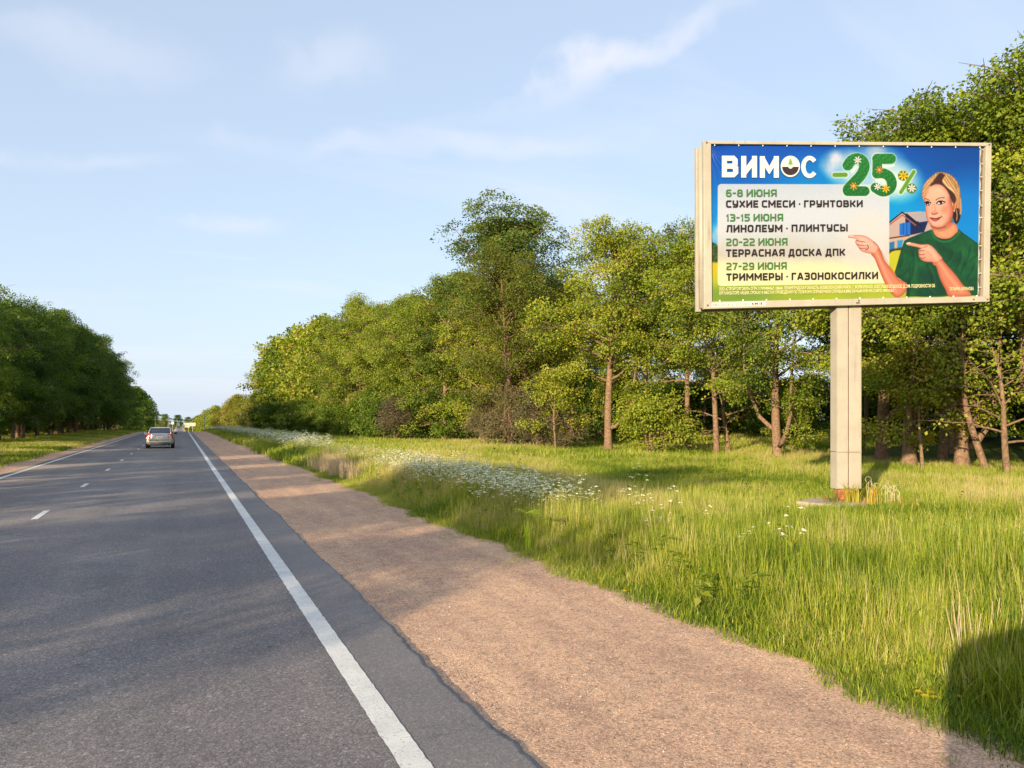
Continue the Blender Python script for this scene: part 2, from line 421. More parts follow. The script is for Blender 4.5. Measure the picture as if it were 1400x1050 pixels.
road = strip('road', [(lambda y: -5.95 + rough1(y + 40), zr(-0.06)), (lambda y: -5.93 + rough1(y + 40), zr(0)), (c_(-2.6), zr(0.02)),
                      (c_(1.3), zr(0.0)), (lambda y: 1.80 + rough1(y), zr(0.0)), (lambda y: 1.845 + rough1(y), zr(-0.004)), (lambda y: 1.85 + rough1(y), zr(-0.06))], ASPHALT)
def road_top(x, y):
    return along(y) + np.interp(x, [-5.93, -2.6, 1.3, 1.9], [0, 0.02, 0, 0])
ge = lambda y: 4.72 + 0.10 * wob(y, y * 0 + 1, 1.3) + 0.05 * wob(y, y * 0 + 5, 0.35)
gz = lambda fx: (lambda y: ground_z(fx(y), y) + 0.012 + 0.006 * wob(fx(y) * 2, y, 0.35))
strip('gravel_shoulder', [((lambda k: (lambda y: 1.7 + (ge(y) - 1.7) * k))(k), gz((lambda k: (lambda y: 1.7 + (ge(y) - 1.7) * k))(k))) for k in np.linspace(0, 1, 14)], GRAVEL)
gl = lambda y: -7.45 + 0.12 * wob(y, y * 0 + 2, 1.5)
strip('gravel_shoulder', [((lambda k: (lambda y: gl(y) + (-5.8 - gl(y)) * k))(k), gz((lambda k: (lambda y: gl(y) + (-5.8 - gl(y)) * k))(k))) for k in np.linspace(0, 1, 7)], GRAVEL)

m, nt, bs, out = mat_new('road_paint')
tc = nnode(nt, 'ShaderNodeTexCoord'); ob = tc.outputs['Object']
n1 = noise(nt, 60, 5, 0.7, ob); n2 = noise(nt, 4, 5, 0.6, ob)
nt.links.new(mixc(nt, 1.0, ramp(nt, n2.outputs['Fac'], [(0.3, (0.62, 0.60, 0.56)), (0.7, (0.78, 0.76, 0.70))]), ramp(nt, n1.outputs['Fac'], [(0.33, (0.42, 0.41, 0.40)), (0.45, (1, 1, 1))]), 'MULTIPLY'), bs.inputs['Base Color'])
bs.inputs['Roughness'].default_value = 0.7
bump(nt, bs, n1.outputs['Fac'], 0.3, 0.004)
PAINT = m
er = lambda s: (lambda y: 0.0035 * wob(y * 3, y * 0 + s, 0.05) + 0.003 * wob(y * 7, y * 0 + s, 0.03))
def line_mark(name, x, w, seed):
    e1, e2 = er(seed), er(seed + 3)
    f1 = lambda y: x - w / 2 + e1(y); f2 = lambda y: x + w / 2 + e2(y)
    strip(name, [(f1, lambda y: road_top(f1(y), y) + 0.004), (f2, lambda y: road_top(f2(y), y) + 0.004)], PAINT, road)
line_mark('edge_line', 1.217, 0.17, 2)
line_mark('edge_line', -5.60, 0.16, 6)
DX = -2.63
s0 = [17.45 + 7.9 * k for k in range(-3, 20)]
for k, s in enumerate(s0):
    L = 1.45 if k != 3 else 1.6
    yy = np.linspace(s, s + L, 22)
    a = DX - 0.06 + er(k)(yy); b = DX + 0.06 + er(k + 9)(yy)
    V = np.concatenate([np.stack([a, yy, road_top(a, yy) + 0.005], -1), np.stack([b, yy, road_top(b, yy) + 0.005], -1)])
    n = len(yy); i = np.arange(n - 1); f = np.stack([i, i + n, i + n + 1, i + 1], -1)
    mobj('lane_dash', np_mesh('lane_dash', V, f, PAINT), road)

# ------------------------------------------------------------ scattering of uncountable small things
def proto_collection(name, meshes):
    c = bpy.data.collections.new(name)
    for i, me in enumerate(meshes):
        o = bpy.data.objects.new('%s_%02d' % (name, i), me); c.objects.link(o)
    return c
def scatter(name, meshes, pos, rot, scl, patch, idx, label, cat=None):
    me = bpy.data.meshes.new(name + '_points'); n = len(pos)
    me.vertices.add(n); me.vertices.foreach_set('co', np.asarray(pos, np.float32).ravel())
    for nm, ty, key, d in (('rot', 'FLOAT_VECTOR', 'vector', rot), ('scl', 'FLOAT_VECTOR', 'vector', scl), ('patch', 'FLOAT', 'value', patch), ('pick', 'INT', 'value', idx)):
        a = me.attributes.new(nm, ty, 'POINT'); a.data.foreach_set(key, np.asarray(d, np.int32 if ty == 'INT' else np.float32).ravel())
    o = mobj(name, me); tag(o, label, cat, kind='stuff')
    g = bpy.data.node_groups.new(name + '_scatter', 'GeometryNodeTree')
    g.interface.new_socket('Geometry', in_out='INPUT', socket_type='NodeSocketGeometry')
    g.interface.new_socket('Geometry', in_out='OUTPUT', socket_type='NodeSocketGeometry')
    N = g.nodes.new; gi, go = N('NodeGroupInput'), N('NodeGroupOutput')
    ci = N('GeometryNodeCollectionInfo'); ci.inputs['Collection'].default_value = proto_collection(name + '_kinds', meshes)
    ci.inputs['Separate Children'].default_value = True; ci.inputs['Reset Children'].default_value = True
    ip = N('GeometryNodeInstanceOnPoints'); ip.inputs['Pick Instance'].default_value = True
    def at(nm, ty):
        a = N('GeometryNodeInputNamedAttribute'); a.data_type = ty; a.inputs['Name'].default_value = nm; return a.outputs['Attribute']
    mtp = N('GeometryNodeMeshToPoints')
    L = g.links.new
    L(gi.outputs[0], mtp.inputs[0]); L(mtp.outputs[0], ip.inputs['Points']); L(ci.outputs[0], ip.inputs['Instance'])
    L(at('pick', 'INT'), ip.inputs['Instance Index']); L(at('scl', 'FLOAT_VECTOR'), ip.inputs['Scale'])
    e2r = N('FunctionNodeEulerToRotation'); L(at('rot', 'FLOAT_VECTOR'), e2r.inputs[0]); L(e2r.outputs[0], ip.inputs['Rotation'])
    L(ip.outputs[0], go.inputs[0])
    md = o.modifiers.new('scatter', 'NODES'); md.node_group = g
    return o

def blades(r, n, spread, h0, h1, w, bend, mat, segs=3, tint=(0.2, 0.7), seed_head=0, name='clump'):
    """a tuft of curved tapering blades"""
    V, F4, F3, T = [], [], [], []
    ang = r.uniform(0, 6.283, n); rad = spread * np.sqrt(r.uniform(0, 1, n))
    for i in range(n):
        bx, by = rad[i] * math.cos(ang[i]), rad[i] * math.sin(ang[i])
        h = r.uniform(h0, h1) * (1 - 0.25 * rad[i] / spread); fa = r.uniform(0, 6.283)
        dx, dy = math.cos(fa), math.sin(fa); sxx, syy = -dy, dx
        bd = bend * r.uniform(0.2, 1.3) * h; ww = w * r.uniform(0.6, 1.3); t0 = r.uniform(*tint)
        o = len(V)
        for k in range(segs + 1):
            t = k / segs; wd = ww * (1 - t) ** 0.6 * (0.7 + 0.6 * t) / 2
            cx, cy, cz = bx + dx * bd * t * t, by + dy * bd * t * t, h * (t - 0.28 * t * t * (bd / h) * 1.5)
            if k < segs: V += [(cx - sxx * wd, cy - syy * wd, cz), (cx + sxx * wd, cy + syy * wd, cz)]
            else: V.append((cx, cy, cz))
        for k in range(segs - 1): F4.append((o + 2 * k, o + 2 * k + 1, o + 2 * k + 3, o + 2 * k + 2)); T.append((4, t0))
        F3.append((o + 2 * segs - 2, o + 2 * segs - 1, o + 2 * segs))
        T.append((3, t0))
    t4 = [t for k, t in T if k == 4]; t3 = [t for k, t in T if k == 3]
    return np_mesh(name, V, [np.array(F4), np.array(F3)], mat, tint=t4 + t3)
def join_np(name, parts, mats):
    """parts: meshes; joins them keeping tint and one material slot each"""
    V, F, T, MI = [], [], [], []; off = 0
    for me, mi in parts:
        n = len(me.vertices); co = np.empty(n * 3, np.float32); me.vertices.foreach_get('co', co)
        V.append(co.reshape(-1, 3))
        tt = np.empty(len(me.polygons), np.float32); me.attributes['tint'].data.foreach_get('value', tt)
        for p, t in zip(me.polygons, tt): F.append([v + off for v in p.vertices]); T.append(t); MI.append(mi)
        off += n; bpy.data.meshes.remove(me)
    me = bpy.data.meshes.new(name); me.from_pydata(np.concatenate(V).tolist(), [], F)
    for m_ in mats: me.materials.append(m_)
    me.polygons.foreach_set('material_index', np.array(MI, np.int32))
    a = me.attributes.new('tint', 'FLOAT', 'FACE'); a.data.foreach_set('value', np.array(T, np.float32)); return me
r_ = np.random.default_rng(5)
tall = [blades(r_, 70, 0.24, 0.40, 0.80, 0.011, 0.32, GRASS, 4, (0.15, 0.75)) for _ in range(5)]
tall += [blades(r_, 46, 0.20, 0.5, 0.95, 0.008, 0.18, GRASS, 4, (0.45, 1.0)) for _ in range(2)]
mid = [blades(r_, 60, 0.26, 0.18, 0.42, 0.010, 0.45, GRASS, 3, (0.15, 0.8)) for _ in range(4)]
low = [blades(r_, 46, 0.16, 0.04, 0.15, 0.007, 0.8, GRASS, 2, (0.1, 0.8)) for _ in range(3)]
far = [blades(r_, 60, 0.75, 0.22, 0.55, 0.035, 0.4, GRASS, 2, (0.2, 0.8)) for _ in range(4)]
grass_meshes = tall + mid + low + far          # 0-6 tall, 7-10 mid, 11-13 low, 14-17 far

def rnd_pts(n, x0, x1, y0, y1): return rng.uniform(x0, x1, n), rng.uniform(y0, y1, n)
GP = dict(x=[], y=[], k=[], s=[], h=[], p=[])
def addg(x, y, k, s, h, extra=0.0):
    pt = 0.5 + 0.30 * wob(x, y, 2.2) + 0.24 * wob(x + 50, y, 0.6) + rng.normal(0, 0.10, len(x)) + extra
    for a, b in zip('xykshp', (x, y, k, s, h, pt)): GP[a].append(b)
def in_view(x, y, pad=3.0):
    cz = x * math.sin(YAW) + y * math.cos(YAW); cx = x * math.cos(YAW) - y * math.sin(YAW)
    return (cz > -1) & (np.abs(cx) < cz * 0.70 + pad)
def edge(y): return ge(y)
SLAB = P(1150, 690, 15.35)
def not_slab(x, y): return ((x - SLAB.x) ** 2 + (y - SLAB.y) ** 2) > 0.35
# lush verge near the camera
for (n, y0, y1) in ((5200, 0.5, 16), (3400, 16, 34)):
    x, y = rnd_pts(n, 4.6, 9.5, y0, y1); e = edge(y); m_ = (x > e + 0.28) & in_view(x, y) & not_slab(x, y); x, y, e = x[m_], y[m_], e[m_]
    g = sstep(0.2, 1.3, x - e); down = 1 - 0.45 * sstep(8, 11, x)
    addg(x, y, np.where(rng.random(len(x)) < 0.25, rng.integers(5, 7, len(x)), rng.integers(0, 5, len(x))), rng.uniform(0.8, 1.15, len(x)), (0.35 + 0.72 * g) * down * rng.uniform(0.75, 1.2, len(x)) * (0.92 + 0.16 * wob(x, y, 1.1)))
x, y = rnd_pts(1500, 5.6, 8.2, 13, 60); m_ = in_view(x, y); x, y = x[m_], y[m_]
addg(x, y, np.where(rng.random(len(x)) < 0.5, rng.integers(5, 7, len(x)), rng.integers(0, 5, len(x))), rng.uniform(0.9, 1.2, len(x)), rng.uniform(0.95, 1.3, len(x)), 0.05)
# ragged edge against the gravel
x, y = rnd_pts(9000, 4.4, 5.5, 0.5, 40); e = edge(y); m_ = (x > e - 0.10 + 0.16 * wob(x, y, 0.3)) & (x < e + 0.6) & in_view(x, y); x, y = x[m_], y[m_]
addg(x, y, rng.integers(11, 14, len(x)), rng.uniform(0.7, 1.4, len(x)), rng.uniform(0.6, 1.5, len(x)), -0.05)
x, y = rnd_pts(700, 3.9, 4.7, 1.5, 40); m_ = in_view(x, y) & (wob(x, y, 0.5) > 0.45); x, y = x[m_], y[m_]
addg(x, y, rng.integers(11, 14, len(x)), rng.uniform(0.3, 0.8, len(x)), rng.uniform(0.4, 0.9, len(x)), 0.0)
# meadow to the tree row
x, y = rnd_pts(26000, 8.6, 30, 4, 60); m_ = in_view(x, y) & not_slab(x, y); x, y = x[m_], y[m_]
dd = np.hypot(x, y); keep = rng.random(len(x)) < np.clip(26 / dd, 0.35, 1); x, y = x[keep], y[keep]
tl = (wob(x, y, 1.6) > 0.35) & (rng.random(len(x)) < 0.5)
addg(x, y, np.where(tl, rng.integers(0, 7, len(x)), rng.integers(7, 11, len(x))), rng.uniform(0.9, 1.4, len(x)), rng.uniform(0.7, 1.2, len(x)) * (1 + 0.25 * wob(x, y, 2.0)) * np.where(tl, 0.62, 1.0), 0.06)
x, y = rnd_pts(150, SLAB.x - 1.5, SLAB.x + 1.5, SLAB.y - 1.5, SLAB.y - 0.3)
addg(x, y, rng.integers(0, 5, len(x)), rng.uniform(0.8, 1.1, len(x)), rng.uniform(0.4, 0.62, len(x)), 0.05)
# far verge, far meadow, left verge
x, y = rnd_pts(9000, 4.9, 12, 34, 190); m_ = in_view(x, y); x, y = x[m_], y[m_]
addg(x, y, rng.integers(14, 18, len(x)), rng.uniform(0.8, 1.3, len(x)), rng.uniform(0.9, 1.4, len(x)))
x, y = rnd_pts(6500, 12, 60, 30, 150); m_ = in_view(x, y); x, y = x[m_], y[m_]
addg(x, y, rng.integers(14, 18, len(x)), rng.uniform(0.9, 1.4, len(x)), rng.uniform(0.7, 1.2, len(x)))
x, y = rnd_pts(14000, -13.5, -7.35, 14, 190); m_ = in_view(x, y) & (x < gl(y) + 0.1); x, y = x[m_], y[m_]
addg(x, y, rng.integers(14, 18, len(x)), rng.uniform(0.6, 1.1, len(x)), rng.uniform(0.35, 0.8, len(x)))
x, y = rnd_pts(3000, -30, -13, 40, 190); m_ = in_view(x, y); x, y = x[m_], y[m_]
addg(x, y, rng.integers(14, 18, len(x)), rng.uniform(0.9, 1.4, len(x)), rng.uniform(0.5, 1.0, len(x)))
A = {k: np.concatenate([np.asarray(q, float) for q in v]) for k, v in GP.items()}
n = len(A['x']); pos = np.stack([A['x'], A['y'], ground_z(A['x'], A['y']) - 0.01], -1)
scatter('grass', grass_meshes, pos, np.stack([rng.normal(0, 0.09, n), rng.normal(0, 0.09, n), rng.uniform(0, 6.28, n)], -1),
        np.stack([A['s'], A['s'], A['h']], -1), np.clip(A['p'], 0, 1), A['k'].astype(int), 'tall green roadside grass covering the verge and meadow', 'grass')
print('grass clumps', n)

# loose stones on the gravel
def pebble(r):
    u = 6; V = [(0, 0, 0.5)]; 
    for j, (zz_, rr) in enumerate(((0.3, 0.75), (-0.1, 1.0))):
        for k in range(u):
            a = 2 * math.pi * (k + 0.5 * j) / u; q = rr * r.uniform(0.75, 1.2); V.append((q * math.cos(a), q * math.sin(a) * 0.8, zz_ * r.uniform(0.7, 1.2)))
    F = [(0, 1 + k, 1 + (k + 1) % u) for k in range(u)]
    for k in range(u): a, b = 1 + k, 1 + (k + 1) % u; F += [(a, a + u, b), (b, a + u, b + u)]
    return np_mesh('stone', V, np.array(F), None, tint=np.full(len(F), r.uniform(0, 1)))
m, nt, bs, out = mat_new('loose_stone')
ai = nnode(nt, 'ShaderNodeAttribute', attribute_type='INSTANCER'); ai.attribute_name = 'patch'
nt.links.new(ramp(nt, ai.outputs['Fac'], [(0, (0.13, 0.10, 0.09)), (0.4, (0.30, 0.20, 0.16)), (0.75, (0.42, 0.30, 0.24)), (1, (0.6, 0.55, 0.5))]), bs.inputs['Base Color']); bs.inputs['Roughness'].default_value = 0.85
pm = [pebble(r_) for _ in range(6)]
for q in pm: q.materials.append(m)
n = 42000; x = rng.uniform(1.8, 4.75, n); y = 1.5 + 24 * rng.random(n) ** 1.5
k_ = in_view(x, y, 0.5) & (x < edge(y)) & (x > 1.9) & (wob(x, y, 0.8) + 0.6 * wob(x, y, 0.2) + rng.normal(0, 0.5, n) > -0.1); x, y = x[k_], y[k_]; n = len(x)
s = np.exp(rng.normal(-5.6, 0.45, n))
scatter('loose_stones', pm, np.stack([x, y, ground_z(x, y) + 0.013], -1), np.stack([rng.normal(0, 0.3, n), rng.normal(0, 0.3, n), rng.uniform(0, 6.28, n)], -1),
        np.stack([s, s, s * 0.8], -1), rng.uniform(0, 1, n), rng.integers(0, 6, n), 'loose pinkish stones strewn over the gravel shoulder', 'gravel')

def broad_weed(r):
    V, F, T = [], [], []
    for k in range(22):
        a = r.uniform(0, 6.28); z0 = r.uniform(0.10, 0.42); L = r.uniform(0.05, 0.14); d = np.array((math.cos(a), math.sin(a), r.uniform(-0.1, 0.7))); s_ = np.array((-math.sin(a), math.cos(a), r.uniform(-.3, .3))) * L * 0.24
        p = np.array((r.normal(0, .03), r.normal(0, .03), z0)); o = len(V); V += [p, p + d * L * 0.5 + s_, p + d * L - np.array((0, 0, L * .25)), p + d * L * 0.5 - s_]; F.append((o, o + 1, o + 2, o + 3)); T.append(r.uniform(0, 0.5))
    return np_mesh('weed', V, np.array(F), GRASS, tint=T)
def seed_stem(r):
    V, F, T = [], [], []
    for k in range(4):
        a = r.uniform(0, 6.28); b = np.array((r.normal(0, .07), r.normal(0, .07), 0.0)); h = r.uniform(0.65, 1.0); tp = b + np.array((math.cos(a) * h * .16, math.sin(a) * h * .16, h)); q = np.array((-math.sin(a), math.cos(a), 0)) * .0022
        o = len(V); V += [b - q, b + q, tp + q, tp - q]; F.append((o, o + 1, o + 2, o + 3)); T.append(.75)
        for j in range(5):
            c = tp - np.array((0, 0, j * .028)); w = .005 + .003 * (j % 2); q2 = np.array((math.cos(a + j), math.sin(a + j), 0)) * w; o = len(V); V += [c - q2, c + np.array((0, 0, .018)), c + q2, c - np.array((0, 0, .022))]; F.append((o, o + 1, o + 2, o + 3)); T.append(1.0)
    return np_mesh('seed_stem', V, np.array(F), GRASS, tint=T)
wm = [broad_weed(r_) for _ in range(3)] + [seed_stem(r_) for _ in range(3)]
x, y = rnd_pts(2000, 4.9, 20, 1.5, 36); m_ = in_view(x, y) & (x > edge(y) + 0.15); x, y = x[m_], y[m_]; n = len(x); isw = rng.random(n) < 0.6; keepm = (wob(x, y, 1.2) + rng.normal(0, .3, n) > np.where(isw, 0.1, 0.35)); x, y, isw = x[keepm], y[keepm], isw[keepm]; n = len(x)
s = rng.uniform(0.8, 1.3, n) * np.where(isw, 0.95, 0.82) * np.where(x > 9, .72, 1)
scatter('verge_weeds', wm, np.stack([x, y, ground_z(x, y)], -1), np.stack([rng.normal(0, 0.1, n), rng.normal(0, 0.1, n), rng.uniform(0, 6.28, n)], -1), np.stack([s, s, s], -1), np.where(isw, rng.uniform(0.4, .8, n), rng.uniform(.3, .6, n)),
        np.where(isw, rng.integers(0, 3, n), rng.integers(3, 6, n)), 'broad leaved weeds and brown seed heads mixed into the verge grass', 'weeds')

# white umbels, one plant mesh of several flower heads
def umbel_plant(r, H=0.85, nh=5):
    V, F, T, MI = [], [], [], []
    def quad(a, b, c, d, t, mi): 
        o = len(V); V.extend([a, b, c, d]); F.append((o, o + 1, o + 2, o + 3)); T.append(t); MI.append(mi)
    def stem(a, b, w):
        a, b = np.array(a), np.array(b)
        for q in ((1, 0, 0), (0, 1, 0)):
            q = np.array(q) * w; quad(a - q, a + q, b + q * 0.7, b - q * 0.7, r.uniform(0.2, 0.6), 0)
    top = np.array((r.normal(0, 0.05), r.normal(0, 0.05), H * 0.62)); stem((0, 0, 0), top, 0.004)
    for i in range(nh):
        a = r.uniform(0, 6.28); q = top + np.array((math.cos(a) * r.uniform(0.04, 0.2), math.sin(a) * r.uniform(0.04, 0.2), H * r.uniform(0.05, 0.42)))
        stem(top * 0.9, q, 0.003); R = r.uniform(0.03, 0.055)
        for j in range(11):
            b = r.uniform(0, 6.28); rr = R * math.sqrt(r.uniform(0, 1)); c = q + np.array((rr * math.cos(b), rr * math.sin(b), 0.015 - rr * rr * 6)); s = r.uniform(0.009, 0.016)
            n_ = np.array((math.cos(b) * 0.5, math.sin(b) * 0.5, 1)); u = np.cross(n_, (0, 0.3, 1)); u /= np.linalg.norm(u) + 1e-6; w = np.cross(n_, u); w /= np.linalg.norm(w)
            quad(c - u * s, c - w * s, c + u * s, c + w * s, r.uniform(0.2, 1), 1)
    for i in range(9):
        a = r.uniform(0, 6.28); z0 = r.uniform(0.05, H * 0.55); L = r.uniform(0.08, 0.2); d = np.array((math.cos(a), math.sin(a), 0.35)); s = np.array((-math.sin(a), math.cos(a), 0)) * L * 0.28
        p = np.array((0, 0, z0)) ; quad(p, p + d * L * 0.5 + s, p + d * L, p + d * L * 0.5 - s, r.uniform(0, 0.5), 0)
    me = bpy.data.meshes.new('umbel'); me.from_pydata([tuple(v) for v in V], [], F); me.materials.append(GRASS); me.materials.append(WHITE_PETAL)
    me.polygons.foreach_set('material_index', np.array(MI, np.int32))
    at = me.attributes.new('tint', 'FLOAT', 'FACE'); at.data.foreach_set('value', np.array(T, np.float32)); return me
um = [umbel_plant(r_, r_.uniform(0.75, 0.95), r_.integers(4, 8)) for _ in range(6)]
xs, ys = [], []
def band(n, y0, y1, c0, c1, w):
    y = rng.uniform(y0, y1, n); t = (y - y0) / (y1 - y0); x = c0 + (c1 - c0) * t + rng.normal(0, w, n)
    k = (wob(x, y, 1.6) + 0.7 * wob(x + 9, y, 0.5) + rng.normal(0, 0.3, n) > -0.15) & (x > 5.2); xs.append(x[k]); ys.append(y[k])
band(110, 12.2, 15, 6.1, 6.3, 0.35); band(90, 12.0, 15, 6.3, 6.4, 0.35); band(640, 14.5, 24, 6.4, 6.7, 0.42); band(1300, 24, 60, 6.8, 7.2, 0.7); band(1500, 60, 185, 7.2, 7.4, 1.0)
band(16, 9, 14, 6.6, 7.4, 0.9); band(4, 6, 9, 6.0, 6.3, 0.5); band(26, 20, 44, 12, 14, 2.5)
x = np.concatenate(xs); y = np.concatenate(ys); n = len(x); sc = rng.uniform(0.8, 1.1, n) * np.where(y > 45, 1.15, 1)
scatter('white_umbel_flowers', um, np.stack([x, y, ground_z(x, y)], -1), np.stack([rng.normal(0, 0.08, n), rng.normal(0, 0.08, n), rng.uniform(0, 6.28, n)], -1),
        np.stack([sc * np.where(y > 45, 1.4, 0.95), sc * np.where(y > 45, 1.4, 0.95), sc], -1), rng.uniform(0, 1, n), rng.integers(0, 6, n), 'band of white umbel flowers running through the verge', 'wildflowers')
# dry straw in the verge
st = [blades(r_, 34, 0.18, 0.5, 0.95, 0.010, 0.10, STRAW, 2, (0, 1)) for _ in range(3)]
c0 = G(470, 28.5); c1 = G(545, 25.5); c2 = G(905, 11.0)
x = np.concatenate([rng.normal(c0[0] - 0.25, 0.35, 120), rng.normal(c1[0] - 0.2, 0.3, 30), rng.normal(c2[0], 0.12, 3)]); y = np.concatenate([rng.normal(c0[1], 1.8, 120), rng.normal(c1[1], 0.9, 30), rng.normal(c2[1], 0.1, 3)])
x = np.maximum(x, 4.95); n = len(x)
scatter('dry_grass', st, np.stack([x, y, ground_z(x, y)], -1), np.stack([rng.normal(0, 0.08, n), rng.normal(0, 0.08, n), rng.uniform(0, 6.28, n)], -1),
        np.stack([rng.uniform(0.9, 1.3, n)] * 2 + [rng.uniform(0.8, 1.15, n)], -1), rng.uniform(0, 1, n), rng.integers(0, 3, n), 'dry straw coloured stalks of last year in the green verge', 'dry grass')
# ------------------------------------------------------------ trees
def leaves_mesh(r, C, N_, n_each, disc, thick, size, mat, tints, name='crown', droop=0.25):
    """C: cluster centres, N_: outward directions; every cluster is a flat drooping spray of separate leaves"""
    k = len(C); M = k * n_each
    cc = np.repeat(C, n_each, 0); nn = np.repeat(N_, n_each, 0)
    # frame of the spray: normal mostly up with a lean outward
    up = np.array([0, 0, 1.0]); sn = up * 1.0 + N_ * 0.45 + r.normal(0, 0.38, (k, 3)); sn /= np.linalg.norm(sn, axis=1)[:, None]
    a = np.cross(sn, r.normal(0, 1, (k, 3))); a /= np.linalg.norm(a, axis=1)[:, None]; b = np.cross(sn, a)
    a, b, sn = (np.repeat(q, n_each, 0) for q in (a, b, sn))
    rad = disc * np.sqrt(r.uniform(0, 1, M)); th = r.uniform(0, 6.283, M); szc = np.repeat(r.uniform(0.7, 1.25, k), n_each)
    rad = rad * szc
    p = cc + a * (rad * np.cos(th))[:, None] + b * (rad * np.sin(th))[:, None] + sn * (r.normal(0, thick, M))[:, None]
    p[:, 2] -= droop * (rad / disc) ** 2 * disc
    # each leaf: hangs outwards, its own random tilt
    ln = nn * 0.5 + (p - cc) * 0.8 / disc + r.normal(0, 0.55, (M, 3)); ln[:, 2] -= 0.35; ln /= np.linalg.norm(ln, axis=1)[:, None]
    nr = sn * 0.7 + nn * 0.45 + r.normal(0, 0.6, (M, 3)); w = np.cross(ln, nr); w /= np.linalg.norm(w, axis=1)[:, None] + 1e-9
    fn = np.cross(w, ln)
    s = (size * r.uniform(0.65, 1.3, M))[:, None]
    v = np.stack([p, p + ln * s * 0.5 + w * s * 0.38 + fn * s * 0.10, p + ln * s, p + ln * s * 0.5 - w * s * 0.38 + fn * s * 0.10], 1).reshape(-1, 3)
    f = np.arange(M * 4).reshape(M, 4)
    base = np.repeat(r.normal(tints[0], tints[1], k), n_each) + r.normal(0, 0.10, M)
    return np_mesh(name, v, f, mat, tint=np.clip(base, 0, 1))

